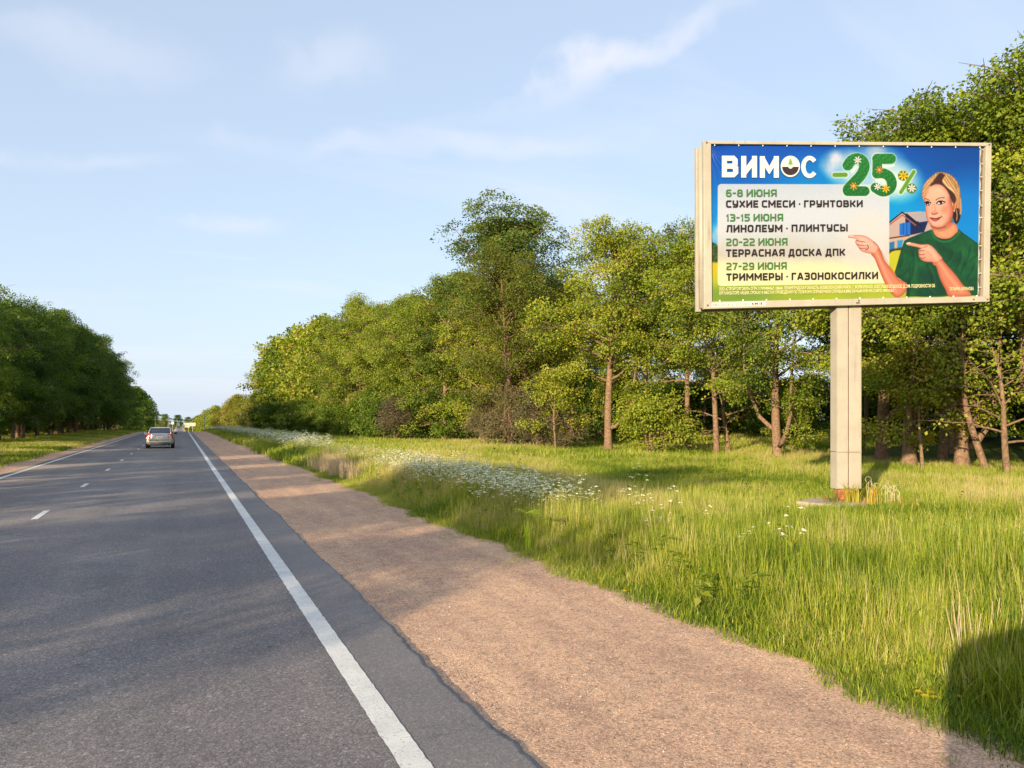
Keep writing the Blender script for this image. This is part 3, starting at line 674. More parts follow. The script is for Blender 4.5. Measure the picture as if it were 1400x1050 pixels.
def grow(seed, H, R, base, limbs, subs, n_each, disc, size, mat, tints, r0=0.2, fork=None, lean=(0, 0), low_open=0.0, top_only=False, crooked=0.3, thick=0.12, shape='round', bark=None, wild=1.0):
    r = np.random.default_rng(seed)
    tb = MB(); C, N_ = [], []
    nst = 9; ph = r.uniform(0, 6.28, 2)
    def axis(t):   # t in 0..1 of the height
        return np.array([lean[0] * t + crooked * math.sin(3.1 * t + ph[0]) * t * H * 0.12, lean[1] * t + crooked * math.sin(2.6 * t + ph[1]) * t * H * 0.12, t * H * 0.93])
    ts = np.concatenate([[0, 0.012], np.linspace(0.05, 1, nst)])
    tb.tube([axis(t) + np.array([0, 0, -0.3 if t == 0 else 0]) for t in ts], [r0 * (1.55 if t == 0 else 1.25 if t < 0.02 else 1) * (1 - 0.86 * t) + 0.012 for t in ts], 9)
    if fork:
        for q in range(fork):
            a = r.uniform(0, 6.28); pts = []; rr = []
            z0 = r.uniform(0.05, 0.14)
            for j in range(7):
                t = j / 6; o = axis(z0) * (1 - t) + axis(z0 + t * 0.6) * t + np.array([math.cos(a), math.sin(a), 0]) * R * 0.42 * math.sin(t * 1.6) + r.normal(0, 0.08, 3)
                pts.append(o); rr.append(r0 * 0.62 * (1 - 0.8 * t))
            tb.tube(pts, rr, 7); 
            for j in (3, 4, 5, 6):
                for _ in range(3):
                    c = pts[j] + r.normal(0, 0.75, 3); C.append(c); v = c - axis(0.5); v[2] *= 0.3; N_.append(v / (np.linalg.norm(v) + 1e-6)); tb.tube([pts[j], (pts[j] + c) / 2 + r.normal(0, .08, 3), c], [0.03, 0.018, 0.008], 4, False)
    for i in range(limbs):
        t = base + (0.97 - base) * ((i + r.uniform(0, 0.8)) / limbs)
        u = (t - base) / (1 - base)
        if shape == 'round': prof = 0.25 + 0.95 * math.sin(math.pi * min(1, (0.18 + 0.80 * u))) ** 0.8
        elif shape == 'wide': prof = 0.75 + 0.4 * math.sin(math.pi * u) if u < 0.75 else 1.3 * (1.05 - u) ** 0.5
        else: prof = 0.55 + 0.6 * (1 - u)
        L = R * prof * r.uniform(0.76, 1.12) * wild
        a = i * 2.39996 + r.uniform(-0.5, 0.5); el = math.radians(20 + 52 * u ** 1.2 + r.uniform(-12, 12))
        d = np.array([math.cos(a) * math.cos(el), math.sin(a) * math.cos(el), math.sin(el)])
        p = axis(t * 0.93); pts = [p]; ns = 6; n0 = len(C)
        sag = 0.30 * (1 - u)
        for j in range(ns):
            d = d + r.normal(0, 0.13, 3); d[2] -= sag * 0.28 * j / ns * 1.6; d /= np.linalg.norm(d)
            p = p + d * L / ns; p[2] = max(p[2], 0.9, base * H * 0.80); pts.append(p)
        rl = max(0.02, r0 * 0.42 * (1 - 0.7 * t)); tb.tube(pts, [rl * (1 - 0.85 * j / ns) + 0.008 for j in range(ns + 1)], 5, False)
        for q in range(subs):
            j = 1 + (q + r.uniform(0, 1)) / subs * (ns - 1); j0 = int(j); fr = j - j0; b = pts[j0] * (1 - fr) + pts[min(ns, j0 + 1)] * fr
            sa = a + (1 if q % 2 else -1) * r.uniform(0.4, 1.3); sl = L * r.uniform(0.16, 0.42); sd = np.array([math.cos(sa), math.sin(sa), r.uniform(-0.15, 0.5)])
            e = b + sd * sl; e[2] = max(e[2] - 0.06 * sl, 0.7, base * H * 0.70); m_ = (b + e) / 2 + np.array([0, 0, 0.08 * sl]) + r.normal(0, 0.05, 3)
            tb.tube([b, m_, e], [rl * 0.35 + 0.006, rl * 0.22 + 0.005, 0.006], 4, False)
            for c in ((e, m_) if r.random() < 0.55 else (e,)):
                if top_only and u < 0.25 and r.random() < 0.6: continue
                v = c - axis(min(0.9, t)); v[2] = v[2] * 0.5 + 0.1; C.append(c + r.normal(0, 0.12, 3)); N_.append(v / (np.linalg.norm(v) + 1e-6))
        anc = pts[4] + r.normal(0, 0.1, 3)      # the leaves of a limb gather into one rounded mass
        for q in range(n0, len(C)): C[q] = C[q] * 0.72 + anc * 0.28
        C.append(pts[-1]); v = pts[-1] - axis(t * 0.9); N_.append(v / (np.linalg.norm(v) + 1e-6))
    C = np.array(C); N_ = np.array(N_)
    crown = leaves_mesh(r, C, N_, n_each, disc, thick, size, mat, tints)
    trunk = tb.mesh('trunk', bark or BARK, smooth=True)
    return trunk, crown

K = {}
K['maple_a'] = grow(101, 13.5, 4.3, 0.32, 30, 8, 100, 0.64, 0.125, LEAF_R, (0.52, 0.16), 0.24, fork=1)
K['maple_b'] = grow(102, 13.5, 4.5, 0.36, 28, 8, 98, 0.66, 0.125, LEAF_R, (0.58, 0.17), 0.17)
K['maple_c'] = grow(103, 14.5, 4.9, 0.32, 29, 8, 92, 0.68, 0.13, LEAF_R, (0.48, 0.16), 0.26, fork=2)
K['tall_a'] = grow(104, 18.0, 5.4, 0.10, 40, 9, 76, 0.9, 0.165, LEAF_R, (0.50, 0.17), 0.3, shape='round')
K['tall_b'] = grow(105, 17.0, 5.6, 0.06, 38, 9, 74, 0.95, 0.17, LEAF_R, (0.56, 0.18), 0.28, fork=1)
K['airy'] = grow(106, 20.5, 5.4, 0.52, 32, 8, 92, 0.95, 0.17, LEAF_P, (0.62, 0.16), 0.34, shape='wide', top_only=True, wild=1.05)
K['airy_y'] = grow(111, 17.5, 5.0, 0.20, 36, 9, 64, 0.85, 0.14, LEAF_Y, (0.22, 0.16), 0.13, thick=0.14, crooked=0.5)
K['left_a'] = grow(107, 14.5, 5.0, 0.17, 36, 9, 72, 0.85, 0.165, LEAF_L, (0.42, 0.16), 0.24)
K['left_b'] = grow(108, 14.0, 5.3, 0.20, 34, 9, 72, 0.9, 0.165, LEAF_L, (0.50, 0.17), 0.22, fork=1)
K['far'] = grow(109, 16.0, 5.5, 0.06, 26, 7, 30, 1.3, 0.42, LEAF_R, (0.46, 0.17), 0.25)
K['far_l'] = grow(112, 14.0, 5.0, 0.08, 26, 7, 30, 1.2, 0.40, LEAF_L, (0.46, 0.17), 0.25)
K['far_y'] = grow(110, 15.0, 5.2, 0.05, 26, 7, 28, 1.2, 0.38, LEAF_Y, (0.55, 0.2), 0.2, thick=0.2)
K['sapling'] = grow(113, 4.6, 1.9, 0.25, 14, 6, 46, 0.40, 0.11, LEAF_R, (0.66, 0.12), 0.06, crooked=0.5)
K['leaning'] = grow(114, 6.2, 3.6, 0.30, 15, 8, 50, 0.5, 0.115, LEAF_R, (0.62, 0.12), 0.12, crooked=0.8, lean=(-1.8, 0.4))
K['snag'] = grow(115, 4.6, 2.9, 0.25, 12, 7, 5, 0.35, 0.12, LEAF_R, (0.6, 0.12), 0.10, crooked=1.0, lean=(-1.2, 0.2))
K['bush'] = grow(116, 2.3, 1.7, 0.05, 13, 7, 60, 0.42, 0.11, LEAF_R, (0.68, 0.12), 0.045, crooked=0.3, fork=2)
K['under'] = grow(117, 4.2, 2.7, 0.02, 20, 8, 42, 0.55, 0.17, LEAF_L, (0.5, 0.15), 0.06, crooked=0.3, fork=2, bark=BARK)
K['thicket'] = grow(118, 3.4, 1.9, 0.03, 30, 12, 12, 0.5, 0.09, LEAF_B, (0.45, 0.2), 0.05, crooked=0.4, fork=3, shape='cone')
for k, (a, b) in K.items(): print(k, len(a.polygons), len(b.polygons))

made = {}
def plant(kind, x, y, scale, rz, label, name='deciduous_tree', cat='tree', group=None, sx=1.0, sink=0.0):
    if kind in made:
        src = made[kind]; o = src.copy(); COL.objects.link(o)
        for ch in src.children:
            c = ch.copy(); COL.objects.link(c); c.parent = o
        o.name = name
        if 'group' in o: del o['group']
    else:
        o = empty(name); tr = mobj('trunk', K[kind][0], o); cr = mobj('crown', K[kind][1], o); made[kind] = o
    o.location = (x, y, float(ground_z(x, y)) - sink); o.rotation_euler = (0, 0, rz); o.scale = (scale * sx, scale * sx, scale)
    return tag(o, label, cat, group)

LBL_F = 'bright green tree with its own trunk, '
front = [  # photo x of the trunk foot, depth, kind, scale, turn, label
    (832, 44.0, 'maple_a', 0.98, 0.6, 'leafy tree on a thick short reddish trunk left of the slender ones'),
    (941, 42.5, 'maple_b', 0.93, 2.1, 'tree on a straight slender trunk left of the pair of close trunks'),
    (980, 39.5, 'maple_b', 0.88, 4.0, 'tree with straight brown trunk, left one of two close trunks near the billboard'),
    (1063, 35.0, 'maple_c', 0.80, 1.1, 'tree with a low forked trunk standing left of the billboard pole'),
    (1205, 33.0, 'maple_c', 1.0, 3.6, 'dark shaded tree just behind the right side of the billboard pole'),
    (1243, 28.5, 'maple_a', 1.0, 5.2, 'tree with a sunlit orange trunk foot right of the billboard pole'),
    (1288, 31.0, 'maple_b', 1.0, 0.3, 'tree with a dark mossy trunk between the two sunlit trunk feet'),
    (1315, 28.0, 'maple_c', 0.93, 2.6, 'tree with sunlit trunk foot and dead twigs under the billboard corner'),
    (1440, 25.5, 'maple_a', 1.05, 4.4, 'tallest tree at the right edge rising above the billboard'),
    (1530, 26.0, 'maple_c', 1.08, 0.9, 'tree mostly beyond the right edge with branches reaching in'),
    (1165, 36.0, 'maple_a', 1.03, 5.0, 'tree hidden behind the middle of the billboard, crown above the pole'),
    (885, 51.0, 'maple_b', 0.95, 2.2, 'tree behind the leafy bush, between the thick and the slender trunk'),
    (1300, 36.0, 'maple_b', 1.12, 1.9, 'tree behind the dead branches at the right, sky showing through it'),
]
for px, z, kd, sc, rz, lb in front:
    x, y = G(px, z); plant(kd, x, y, sc, rz, lb)
x, y = G(997, 40.5); plant('snag', x, y, 1.15, 4.2, 'small crooked trunk winding upward right of a straight trunk')
x, y = G(888, 40.0); plant('bush', x, y, 1.12, 0.4, 'low bright green bush in front of the trunks', 'bush', 'bush')
x, y = G(1262, 27.0); plant('sapling', x, y, 0.95, 0.9, 'low leafy sapling hanging over the sunlit trunks right of the pole', 'sapling')
x, y = G(1350, 26.5); plant('leaning', x, y, 1.0, 0.3, 'leaning small tree with leafy branch arching left toward the pole', 'leaning_tree')
x, y = G(1378, 25.0); plant('snag', x, y, 1.05, 0.2, 'half dead leaning tree with bare twigs at the right edge', 'leaning_tree')
x, y = G(1085, 36.0); plant('sapling', x, y, 0.7, 4.2, 'small sapling beside the low forked trunk', 'sapling')
x, y = G(760, 45.0); plant('sapling', x, y, 1.0, 1.2, 'small airy sapling at the left of the thick reddish trunk', 'sapling')
x, y = G(698, 57.0); plant('airy', x, y, 0.90, 0.7, 'tallest dark crowned tree rising above the middle of the row', 'tall_tree', sx=1.12)
x, y = G(778, 60.0); plant('tall_b', x, y, 0.76, 0.7, 'broad tree filling the wood just left of the thick reddish trunk')
x, y = G(742, 66.0); plant('tall_a', x, y, 0.80, 1.9, 'tree in the wood right behind the grey thicket')
x, y = G(812, 58.0); plant('under', x, y, 1.1, 2.9, 'dark shrub in the gap behind the thick reddish trunk', 'shrub', 'shrub')
x, y = G(690, 52.0); plant('airy_y', x, y, 0.81, 0.2, 'pale yellowish airy tree below the tallest dark crown', 'airy_tree')
for px, z, s, lb in ((735, 47, 1.0, 'grey brown leafless thicket at the foot of the wood'), (700, 50, 1.1, 'grey brown leafless thicket at the foot of the wood'), (770, 46.5, 0.8, 'grey brown leafless thicket at the foot of the wood'),
                     (665, 53, 1.0, 'grey brown leafless thicket at the foot of the wood'), (540, 66, 1.1, 'grey brown leafless thicket at the foot of the wood')):
    x, y = G(px, z); plant('thicket', x, y, s, px, lb, 'thicket_bush', 'bush', 'bare thicket bushes at the foot of the wood')
# the long wall of trees on the right
TREES_R = 'green tree in the dense wall of trees along the right side'
BACK_R = 'tree standing in the second rank of the right hand wood'
rr = random.Random(21)
y = 52.0; k = 0
while y < 192:
    d = 20.5 + rr.uniform(-1.3, 1.5) + (4.0 if y < 54 else 2.2 if y < 62 else 0)
    kd = ('tall_a', 'tall_b', 'tall_a', 'maple_c')[k % 4] if y < 110 else ('far', 'tall_b', 'far')[k % 3]
    h = rr.uniform(0.82, 1.0) * (0.80 if y < 62 else 0.96 if y < 80 else 1.02) * (1.12 if kd == 'maple_c' else 1)
    if kd == 'far': h *= 1.16
    if y > 120: h *= 1.07
    plant(kd, d, y, h, rr.uniform(0, 6.28), TREES_R, group='trees in the wall of trees right of the road'); k += 1
    y += rr.uniform(4.3, 6.0) * (1 if y < 110 else 1.25)
for i in range(17):
    s = 57 + i * 8.6 + rr.uniform(-2, 2); plant(('tall_b', 'tall_a', 'far')[i % 3], 28.5 + rr.uniform(-1.5, 2), s, rr.uniform(0.92, 1.12) * (0.88 if s < 75 else 1), rr.uniform(0, 6.28), BACK_R, group='second rank of the right hand wood')
for i in (0, 3, 6, 8):   # a thin second rank behind the trunks near the billboard, sky stays visible through it
    s = 20 + i * 5.0 + rr.uniform(-1, 1); plant('maple_b', 36.5 + rr.uniform(-1.5, 2.5), s, rr.uniform(0.75, 0.9), rr.uniform(0, 6.28), 'slim tree of the thin rank behind the front trunks', group='thin rank behind the front trunks')
for i in range(34):
    s = 12 + i * 1.75 + rr.uniform(-1, 1); plant('under', 40.0 + rr.uniform(-2, 3), s, rr.uniform(0.75, 1.1), rr.uniform(0, 6.28), 'dark green shrub in the hedge closing the view behind the trunks', 'shrub', 'shrub', 'dark shrubs behind the trunks')
for i in range(26):
    s = 58 + i * 5.2 + rr.uniform(-1.5, 1.5); plant('under', 17.2 + rr.uniform(-0.8, 1.2) + (2.5 if s < 66 else 0), s, rr.uniform(0.7, 1.1), rr.uniform(0, 6.28), 'dark green shrub at the foot of the right hand wall of trees', 'shrub', 'shrub', 'shrubs at the foot of the right hand wood')
for s, d, sc in ((222, 18.5, 1.0), (236, 17, 0.95), (252, 15.5, 1.15), (266, 19.5, 1.1), (285, 15, 1.0), (305, 17.5, 1.05), (330, 15, 0.9), (355, 18, 0.95)):
    plant('far_y', d, s, sc * 0.74, s, 'pale yellow green willow like tree at the far end of the right side', 'willow_tree', 'tree', 'yellow green trees far down the right side')
for i in range(22):
    s = 380 + i * 24 + rr.uniform(-5, 5); plant('far', 13.5 + rr.uniform(-1, 5) , s, rr.uniform(0.7, 1.05), rr.uniform(0, 6.28), 'small far tree on the right where the road vanishes', group='far trees right of the vanishing road')
# the left wall of trees
TREES_L = 'dark green tree in the dense row along the left side'
near_left = [(-1.2, .66), (2.2, .54), (5.4, .50), (12.5, .47), (15.6, .46), (18.4, .49), (24.5, .48), (27.2, .47), (34, .55), (37, .52), (40, .55), (43, .60), (46.2, .62), (53.5, .70), (57, .75), (61, .80)]
spots_l = near_left[:]; y = 66.0
while y < 205:
    spots_l.append((y, rr.uniform(0.82, 1.10) * (0.88 if y < 84 else 1.0 if y < 105 else 1.12))); y += rr.uniform(3.6, 4.8)
for k, (y, sc) in enumerate(spots_l):
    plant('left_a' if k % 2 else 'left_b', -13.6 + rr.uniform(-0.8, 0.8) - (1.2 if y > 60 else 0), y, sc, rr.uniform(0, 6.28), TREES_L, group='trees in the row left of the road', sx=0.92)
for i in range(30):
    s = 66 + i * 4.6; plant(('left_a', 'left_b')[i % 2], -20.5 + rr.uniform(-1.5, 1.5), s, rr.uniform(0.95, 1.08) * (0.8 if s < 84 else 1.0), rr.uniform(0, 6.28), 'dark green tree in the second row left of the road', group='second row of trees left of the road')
for i in range(20):
    s = 92 + i * 4.9; plant('under', -17.5 + rr.uniform(-0.8, 0.8), s, rr.uniform(0.6, 0.9), rr.uniform(0, 6.28), 'dark shrub under the left row of trees', 'shrub', 'shrub', 'shrubs under the left row')
for i in range(14):
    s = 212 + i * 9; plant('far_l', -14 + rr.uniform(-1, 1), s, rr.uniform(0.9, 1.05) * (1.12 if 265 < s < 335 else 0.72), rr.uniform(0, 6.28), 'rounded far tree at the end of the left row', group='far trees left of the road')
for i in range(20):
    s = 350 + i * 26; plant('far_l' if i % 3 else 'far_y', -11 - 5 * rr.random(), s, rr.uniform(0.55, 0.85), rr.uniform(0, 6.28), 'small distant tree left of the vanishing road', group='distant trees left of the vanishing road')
for i in range(36):
    x_ = -260 + i * 15 + rr.uniform(-5, 5); plant('far_l', x_, 1150 + rr.uniform(-60, 60), rr.uniform(1.1, 1.5), rr.uniform(0, 6.28), 'tree in the bluish wood on the horizon', group='wood on the horizon')
# ------------------------------------------------------------ the billboard
bTL, bTR, bBR, bBL = P(962, 192, 14.6), P(1356, 195, 15.5), P(1353, 412.5, 15.5), P(963, 422.5, 14.6)
b_n = (bBR - bBL).cross(bTL - bBL).normalized()
if b_n.dot(Vector((0, 0, EYE)) - bBL) < 0: b_n = -b_n
CAM = Vector((0, 0, EYE))
def fp(x, y, t=0.0):
    """point of the board's front plane where the measured picture position falls, moved t towards the road"""
    d = P(x, y, 1.0) - CAM
    return CAM + d * ((bBL - CAM).dot(b_n) / d.dot(b_n)) + b_n * t
CAMn = np.array(CAM); BLn = np.array(bBL); BNn = np.array(b_n)
def fpn(x, y, t):
    x, y, t = (np.asarray(q, float) for q in np.broadcast_arrays(x, y, t))
    cx = (x - 700) / 1050; d = np.stack([cx * math.cos(YAW) + math.sin(YAW), -cx * math.sin(YAW) + math.cos(YAW), (575 - y) / 1050], -1)
    k = ((BLn - CAMn) @ BNn) / (d @ BNn)
    return CAMn + d * k[..., None] + BNn * t[..., None]
BEIGE = simple('painted_steel_beige', (0.40, 0.355, 0.285), 0.55, var=0.10, vscale=2.5, bmp=0.05)
def dirty(m):
    nt = m.node_tree; bs = [n for n in nt.nodes if n.type == 'BSDF_PRINCIPLED'][0]; src = bs.inputs['Base Color'].links[0].from_socket
    tc = nnode(nt, 'ShaderNodeTexCoord'); mp_ = nnode(nt, 'ShaderNodeMapping'); mp_.inputs['Scale'].default_value = (9, 9, 0.5); nt.links.new(tc.outputs['Object'], mp_.inputs[0])
    n = noise(nt, 1.0, 6, 0.7, mp_.outputs[0]); n2 = noise(nt, 1.3, 4, 0.6, tc.outputs['Object'])
    f = nnode(nt, 'ShaderNodeMath', operation='MULTIPLY'); nt.links.new(ramp(nt, n.outputs['Fac'], [(0.56, (0, 0, 0)), (0.72, (1, 1, 1))]), f.inputs[0]); nt.links.new(ramp(nt, n2.outputs['Fac'], [(0.45, (0.1, 0.1, 0.1)), (0.65, (0.75, 0.75, 0.75))]), f.inputs[1])
    nt.links.new(mixc(nt, f.outputs[0], src, (0.15, 0.10, 0.06)), bs.inputs['Base Color'])
dirty(BEIGE)
BEIGE_D = simple('inner_steel_brown', (0.16, 0.10, 0.07), 0.7, var=0.3, vscale=5)
RUST = simple('rusty_steel', (0.33, 0.13, 0.05), 0.85, var=0.4, vscale=14, bmp=0.4)
CONC = simple('old_concrete', (0.42, 0.33, 0.25), 0.9, var=0.3, vscale=9, bmp=0.6)
WHITE_M = simple('white_vinyl', (0.60, 0.59, 0.54), 0.6, var=0.06)
BOLT_M = simple('dark_bolt', (0.18, 0.15, 0.12), 0.6, metal=0.5)

board = empty('billboard', tuple(P(1158, 690, 15.35)))
board.location.z = float(ground_z(board.location.x, board.location.y))
tag(board, 'large beige framed roadside billboard on a single pole with blue sale poster', 'billboard')
bl = board.location.copy()
def bpart(mb, name, mat, parent=board, **k):
    """geometry given in world coordinates, stored relative to the board's foot"""
    mb.v = [tuple(Vector(p) - bl) for p in mb.v]
    return mb.build(name, mat, parent, **k)
def bobj(name, me, parent=board):
    return mobj(name, me, parent)
OUT = [(962, 192), (1356, 195), (1353, 412.5), (963, 422.5)]
INN = [(972.3, 196.6), (1348.3, 199.6), (1344.8, 405.0), (973.8, 412.3)]
for fi, (t0, t1, sink) in enumerate(((0.0, -0.10, 0), (-0.37, -0.47, 0))):
    for i in range(4):
        j = (i + 1) % 4
        q = [OUT[i], OUT[j], INN[j], INN[i]]
        mb = MB(); mb.hexa([fp(*p, t0) for p in q] + [fp(*p, t1) for p in q])
        bpart(mb, 'frame_bar', BEIGE, bevel=0.008)
# lip inside the front frame, side posts, dark core, underside beam
mb = MB(); q = [(966, 194.5), (1352, 197.5), (1349, 409.5), (967, 419)]
mb.hexa([fp(*p, -0.115) for p in q] + [fp(*p, -0.135) for p in q]); bpart(mb, 'backing_panel', BEIGE_D)
mb = MB(); mb.hexa([fp(*p, -0.425) for p in q] + [fp(*p, -0.445) for p in q]); bpart(mb, 'backing_panel', BEIGE_D)
for xa, xb, ya_, yb in ((965.5, 966.2, 197, 419), (1350, 1347.5, 200, 408)):
    mb = MB(); mb.tube([fp(xa, ya_, -0.24), fp(xb, yb, -0.24)], 0.05, 12); bpart(mb, 'side_post', BEIGE, smooth=True)
for k in range(2):
    mb = MB(); a, b = ((968, 194.6), (1351, 197.4)) if k == 0 else ((968, 416.8), (1349, 407))
    mb.hexa([fp(a[0], a[1], -0.14), fp(b[0], b[1], -0.14), fp(b[0], b[1] + 4, -0.14), fp(a[0], a[1] + 4, -0.14), fp(a[0], a[1], -0.36), fp(b[0], b[1], -0.36), fp(b[0], b[1] + 4, -0.36), fp(a[0], a[1] + 4, -0.36)])
    bpart(mb, 'cross_beam', BEIGE_D)
for (x, y) in ((966, 195), (1352.5, 198), (1350, 409.3), (967.5, 417.5), (1174, 411), (1171.5, 414), (1331, 409.3), (1174, 414)):
    mb = MB(); c = fp(x, y, 0); mb.tube([c, c + b_n * 0.012], 0.018, 6); bpart(mb, 'bolt', BOLT_M)

# pole: two cladding channels with raised seams, rusty foot, concrete pad
pc = fp(1165.5, 500, -0.24); U = (fp(1200, 500) - fp(1100, 500)); U.z = 0; U.normalize(); W = Vector((-U.y, U.x, 0)); Zv = Vector((0, 0, 1))
if W.dot(b_n) > 0: W = -W          # W points away from the viewer
def prism(mb, u0, u1, w0, w1, z0, z1):
    p = [pc.xy.to_3d() + U * u + W * w + Zv * z for (u, w) in ((u0, w0), (u1, w0), (u1, w1), (u0, w1)) for z in ()]
    c = [(u0, w0), (u1, w0), (u1, w1), (u0, w1)]
    lo = [Vector((pc.x, pc.y, 0)) + U * u + W * w + Zv * z0 for u, w in c]; hi = [v + Zv * (z1 - z0) for v in lo]
    mb.add(lo + hi, [(0, 1, 2, 3), (7, 6, 5, 4), (0, 4, 5, 1), (1, 5, 6, 2), (2, 6, 7, 3), (3, 7, 4, 0)])
zb, zt = 0.60, fp(1162, 417, -0.2).z + 0.05
zm = 1.33
for (a, b) in ((-0.255, -0.012), (0.012, 0.255)):
    for (z0, z1) in ((zb, zm - 0.004), (zm + 0.004, zt)):
        mb = MB(); prism(mb, a, b, -0.12, 0.12, z0, z1); bpart(mb, 'pole_cladding', BEIGE, bevel=0.012)
mb = MB(); prism(mb, -0.03, 0.03, -0.098, 0.098, zb + 0.01, zt - 0.01); bpart(mb, 'seam_strip', BEIGE_D)
for u in (-0.262, 0.247):
    mb = MB(); prism(mb, u, u + 0.014, -0.128, -0.10, zb, zt - 0.02); bpart(mb, 'edge_strip', BEIGE)
mb = MB(); prism(mb, -0.20, 0.20, -0.09, 0.09, 0.30, zb - 0.002); bpart(mb, 'pole_foot', RUST, bevel=0.01)
mb = MB(); prism(mb, -0.34, 0.34, -0.26, 0.26, 0.36, 0.385); bpart(mb, 'base_plate', RUST)
for u in (-0.28, 0.28):
    for w in (-0.2, 0.2):
        mb = MB(); c = Vector((pc.x, pc.y, 0)) + U * u + W * w; mb.tube([c + Zv * 0.36, c + Zv * 0.44], 0.02, 6); bpart(mb, 'anchor_bolt', RUST)
mb = MB(); mb.tube([fp(1159.5, 640, 0.0) * 0 + Vector((pc.x, pc.y, zm)) + U * -0.262 + W * -0.135, Vector((pc.x, pc.y, zm)) + U * 0.262 + W * -0.135], 0.008, 6); bpart(mb, 'joint_strap', BEIGE)
slab = MB(); c = Vector((pc.x, pc.y, 0)) - U * 0.18
ang = 0.25
for k in range(1):
    R2 = Matrix.Rotation(ang, 3, 'Z'); pr = []
    outl = [(-0.95, -0.75), (-0.3, -0.82), (0.8, -0.78), (0.92, 0.1), (0.85, 0.8), (-0.2, 0.84), (-0.9, 0.75), (-1.0, 0.0)]
    lo = [c + R2 @ Vector((a * 0.66 - 0.1 + random.uniform(-.03, .03), b * 0.62, 0)) for a, b in outl]
    slab.add([v + Zv * 0.0 for v in lo] + [v * 1 + Zv * (0.37 + random.uniform(-0.012, 0.0)) for v in lo], [tuple(range(8))[::-1], tuple(range(8, 16))] + [(i, (i + 1) % 8, 8 + (i + 1) % 8, 8 + i) for i in range(8)])
so = slab.build('concrete_pad', CONC, None, bevel=0.03)
tag(so, 'low weathered concrete pad under the billboard pole, half hidden in grass', 'concrete pad')

# ---- the printed picture, painted point by point onto a fine grid
NU, NV = 760, 410
PTL, PTR, PBR, PBL = (972.6, 197.2), (1343.6, 200.2), (1340.2, 405.4), (974.2, 412.0)
uu, vv = np.meshgrid(np.linspace(0, 1, NU), np.linspace(0, 1, NV))
def quadmap(u, v):
    x = (1 - v) * ((1 - u) * PTL[0] + u * PTR[0]) + v * ((1 - u) * PBL[0] + u * PBR[0])
    y = (1 - v) * ((1 - u) * PTL[1] + u * PTR[1]) + v * ((1 - u) * PBL[1] + u * PBR[1])
    return x, y
PX, PY = quadmap(uu, vv)
PX = PX + np.where(uu > 0.97, (uu - 0.97) / 0.03 * 0.7 * np.sin(vv * 55), 0)
C = np.zeros(PX.shape + (3,))
def fr(x, y, s, seed=0):
    g = np.random.default_rng(seed); t = 0
    for o in range(4):
        for _ in range(4):
            a, b, p = g.normal(0, 1 / s * 2 ** o), g.normal(0, 1 / s * 2 ** o), g.uniform(0, 6.28); t = t + np.sin(a * x + b * y + p) * 0.35 / 2 ** o
    return t
def lerp(a, b, t):
    t = np.clip(t, 0, 1)[..., None]; return np.asarray(a, float) * (1 - t) + np.asarray(b, float) * t
def put(mask, col): 
    global C
    m_ = np.clip(mask, 0, 1)[..., None]; C = C * (1 - m_) + (col if isinstance(col, np.ndarray) and col.ndim == 3 else np.asarray(col, float)) * m_
def blob(cx, cy, rx, ry, p=1.0): return np.clip(1 - ((PX - cx) / rx) ** 2 - ((PY - cy) / ry) ** 2, 0, 1) ** p
def smooth_poly(pts, n=5, closed=True):
    pts = np.asarray(pts, float); out_ = []; N = len(pts)
    for i in range(N if closed else N - 1):
        if closed: p0, p1, p2, p3 = pts[i - 1], pts[i], pts[(i + 1) % N], pts[(i + 2) % N]
        else: p0, p1, p2, p3 = pts[max(i - 1, 0)], pts[i], pts[i + 1], pts[min(i + 2, N - 1)]
        for t in np.linspace(0, 1, n, endpoint=False):
            out_.append(0.5 * ((2 * p1) + (-p0 + p2) * t + (2 * p0 - 5 * p1 + 4 * p2 - p3) * t * t + (-p0 + 3 * p1 - 3 * p2 + p3) * t ** 3))
    if not closed: out_.append(pts[-1])
    return np.array(out_)
def segdist(x, y, pts, closed):
    d = np.full(x.shape, 1e9); N = len(pts)
    for i in range(N if closed else N - 1):
        a, b = pts[i], pts[(i + 1) % N]; e = b - a; L = max(1e-9, e @ e)
        t = np.clip(((x - a[0]) * e[0] + (y - a[1]) * e[1]) / L, 0, 1); d = np.minimum(d, (x - a[0] - t * e[0]) ** 2 + (y - a[1] - t * e[1]) ** 2)
    return np.sqrt(d)
def poly(pts, col, feather=0.5, smooth=True, conv=None, alpha=1.0, edge=None):
    pts = np.array([conv(*p) for p in pts] if conv else pts, float)
    if smooth: pts = smooth_poly(pts)
    pad = feather * 2 + 2; x0, y0 = pts.min(0) - pad; x1, y1 = pts.max(0) + pad
    sel = (PX > x0) & (PX < x1) & (PY > y0) & (PY < y1); x, y = PX[sel], PY[sel]
    ins = np.zeros(x.shape, bool); j = len(pts) - 1
    for i in range(len(pts)):
        xi, yi = pts[i]; xj, yj = pts[j]
        if yi != yj: ins ^= ((yi > y) != (yj > y)) & (x < (xj - xi) * (y - yi) / (yj - yi) + xi)
        j = i
    d = segdist(x, y, pts, True); sd = np.where(ins, d, -d)
    a = np.clip(sd / (2 * feather) + 0.5, 0, 1) * alpha
    cc = col(x, y, sd) if callable(col) else np.broadcast_to(np.asarray(col, float), x.shape + (3,))
    if edge is not None: cc = cc + (np.asarray(edge, float) - cc) * (np.clip(1 - sd / 1.3, 0, 1) * 0.5)[..., None]
    C[sel] = C[sel] * (1 - a[..., None]) + cc * a[..., None]
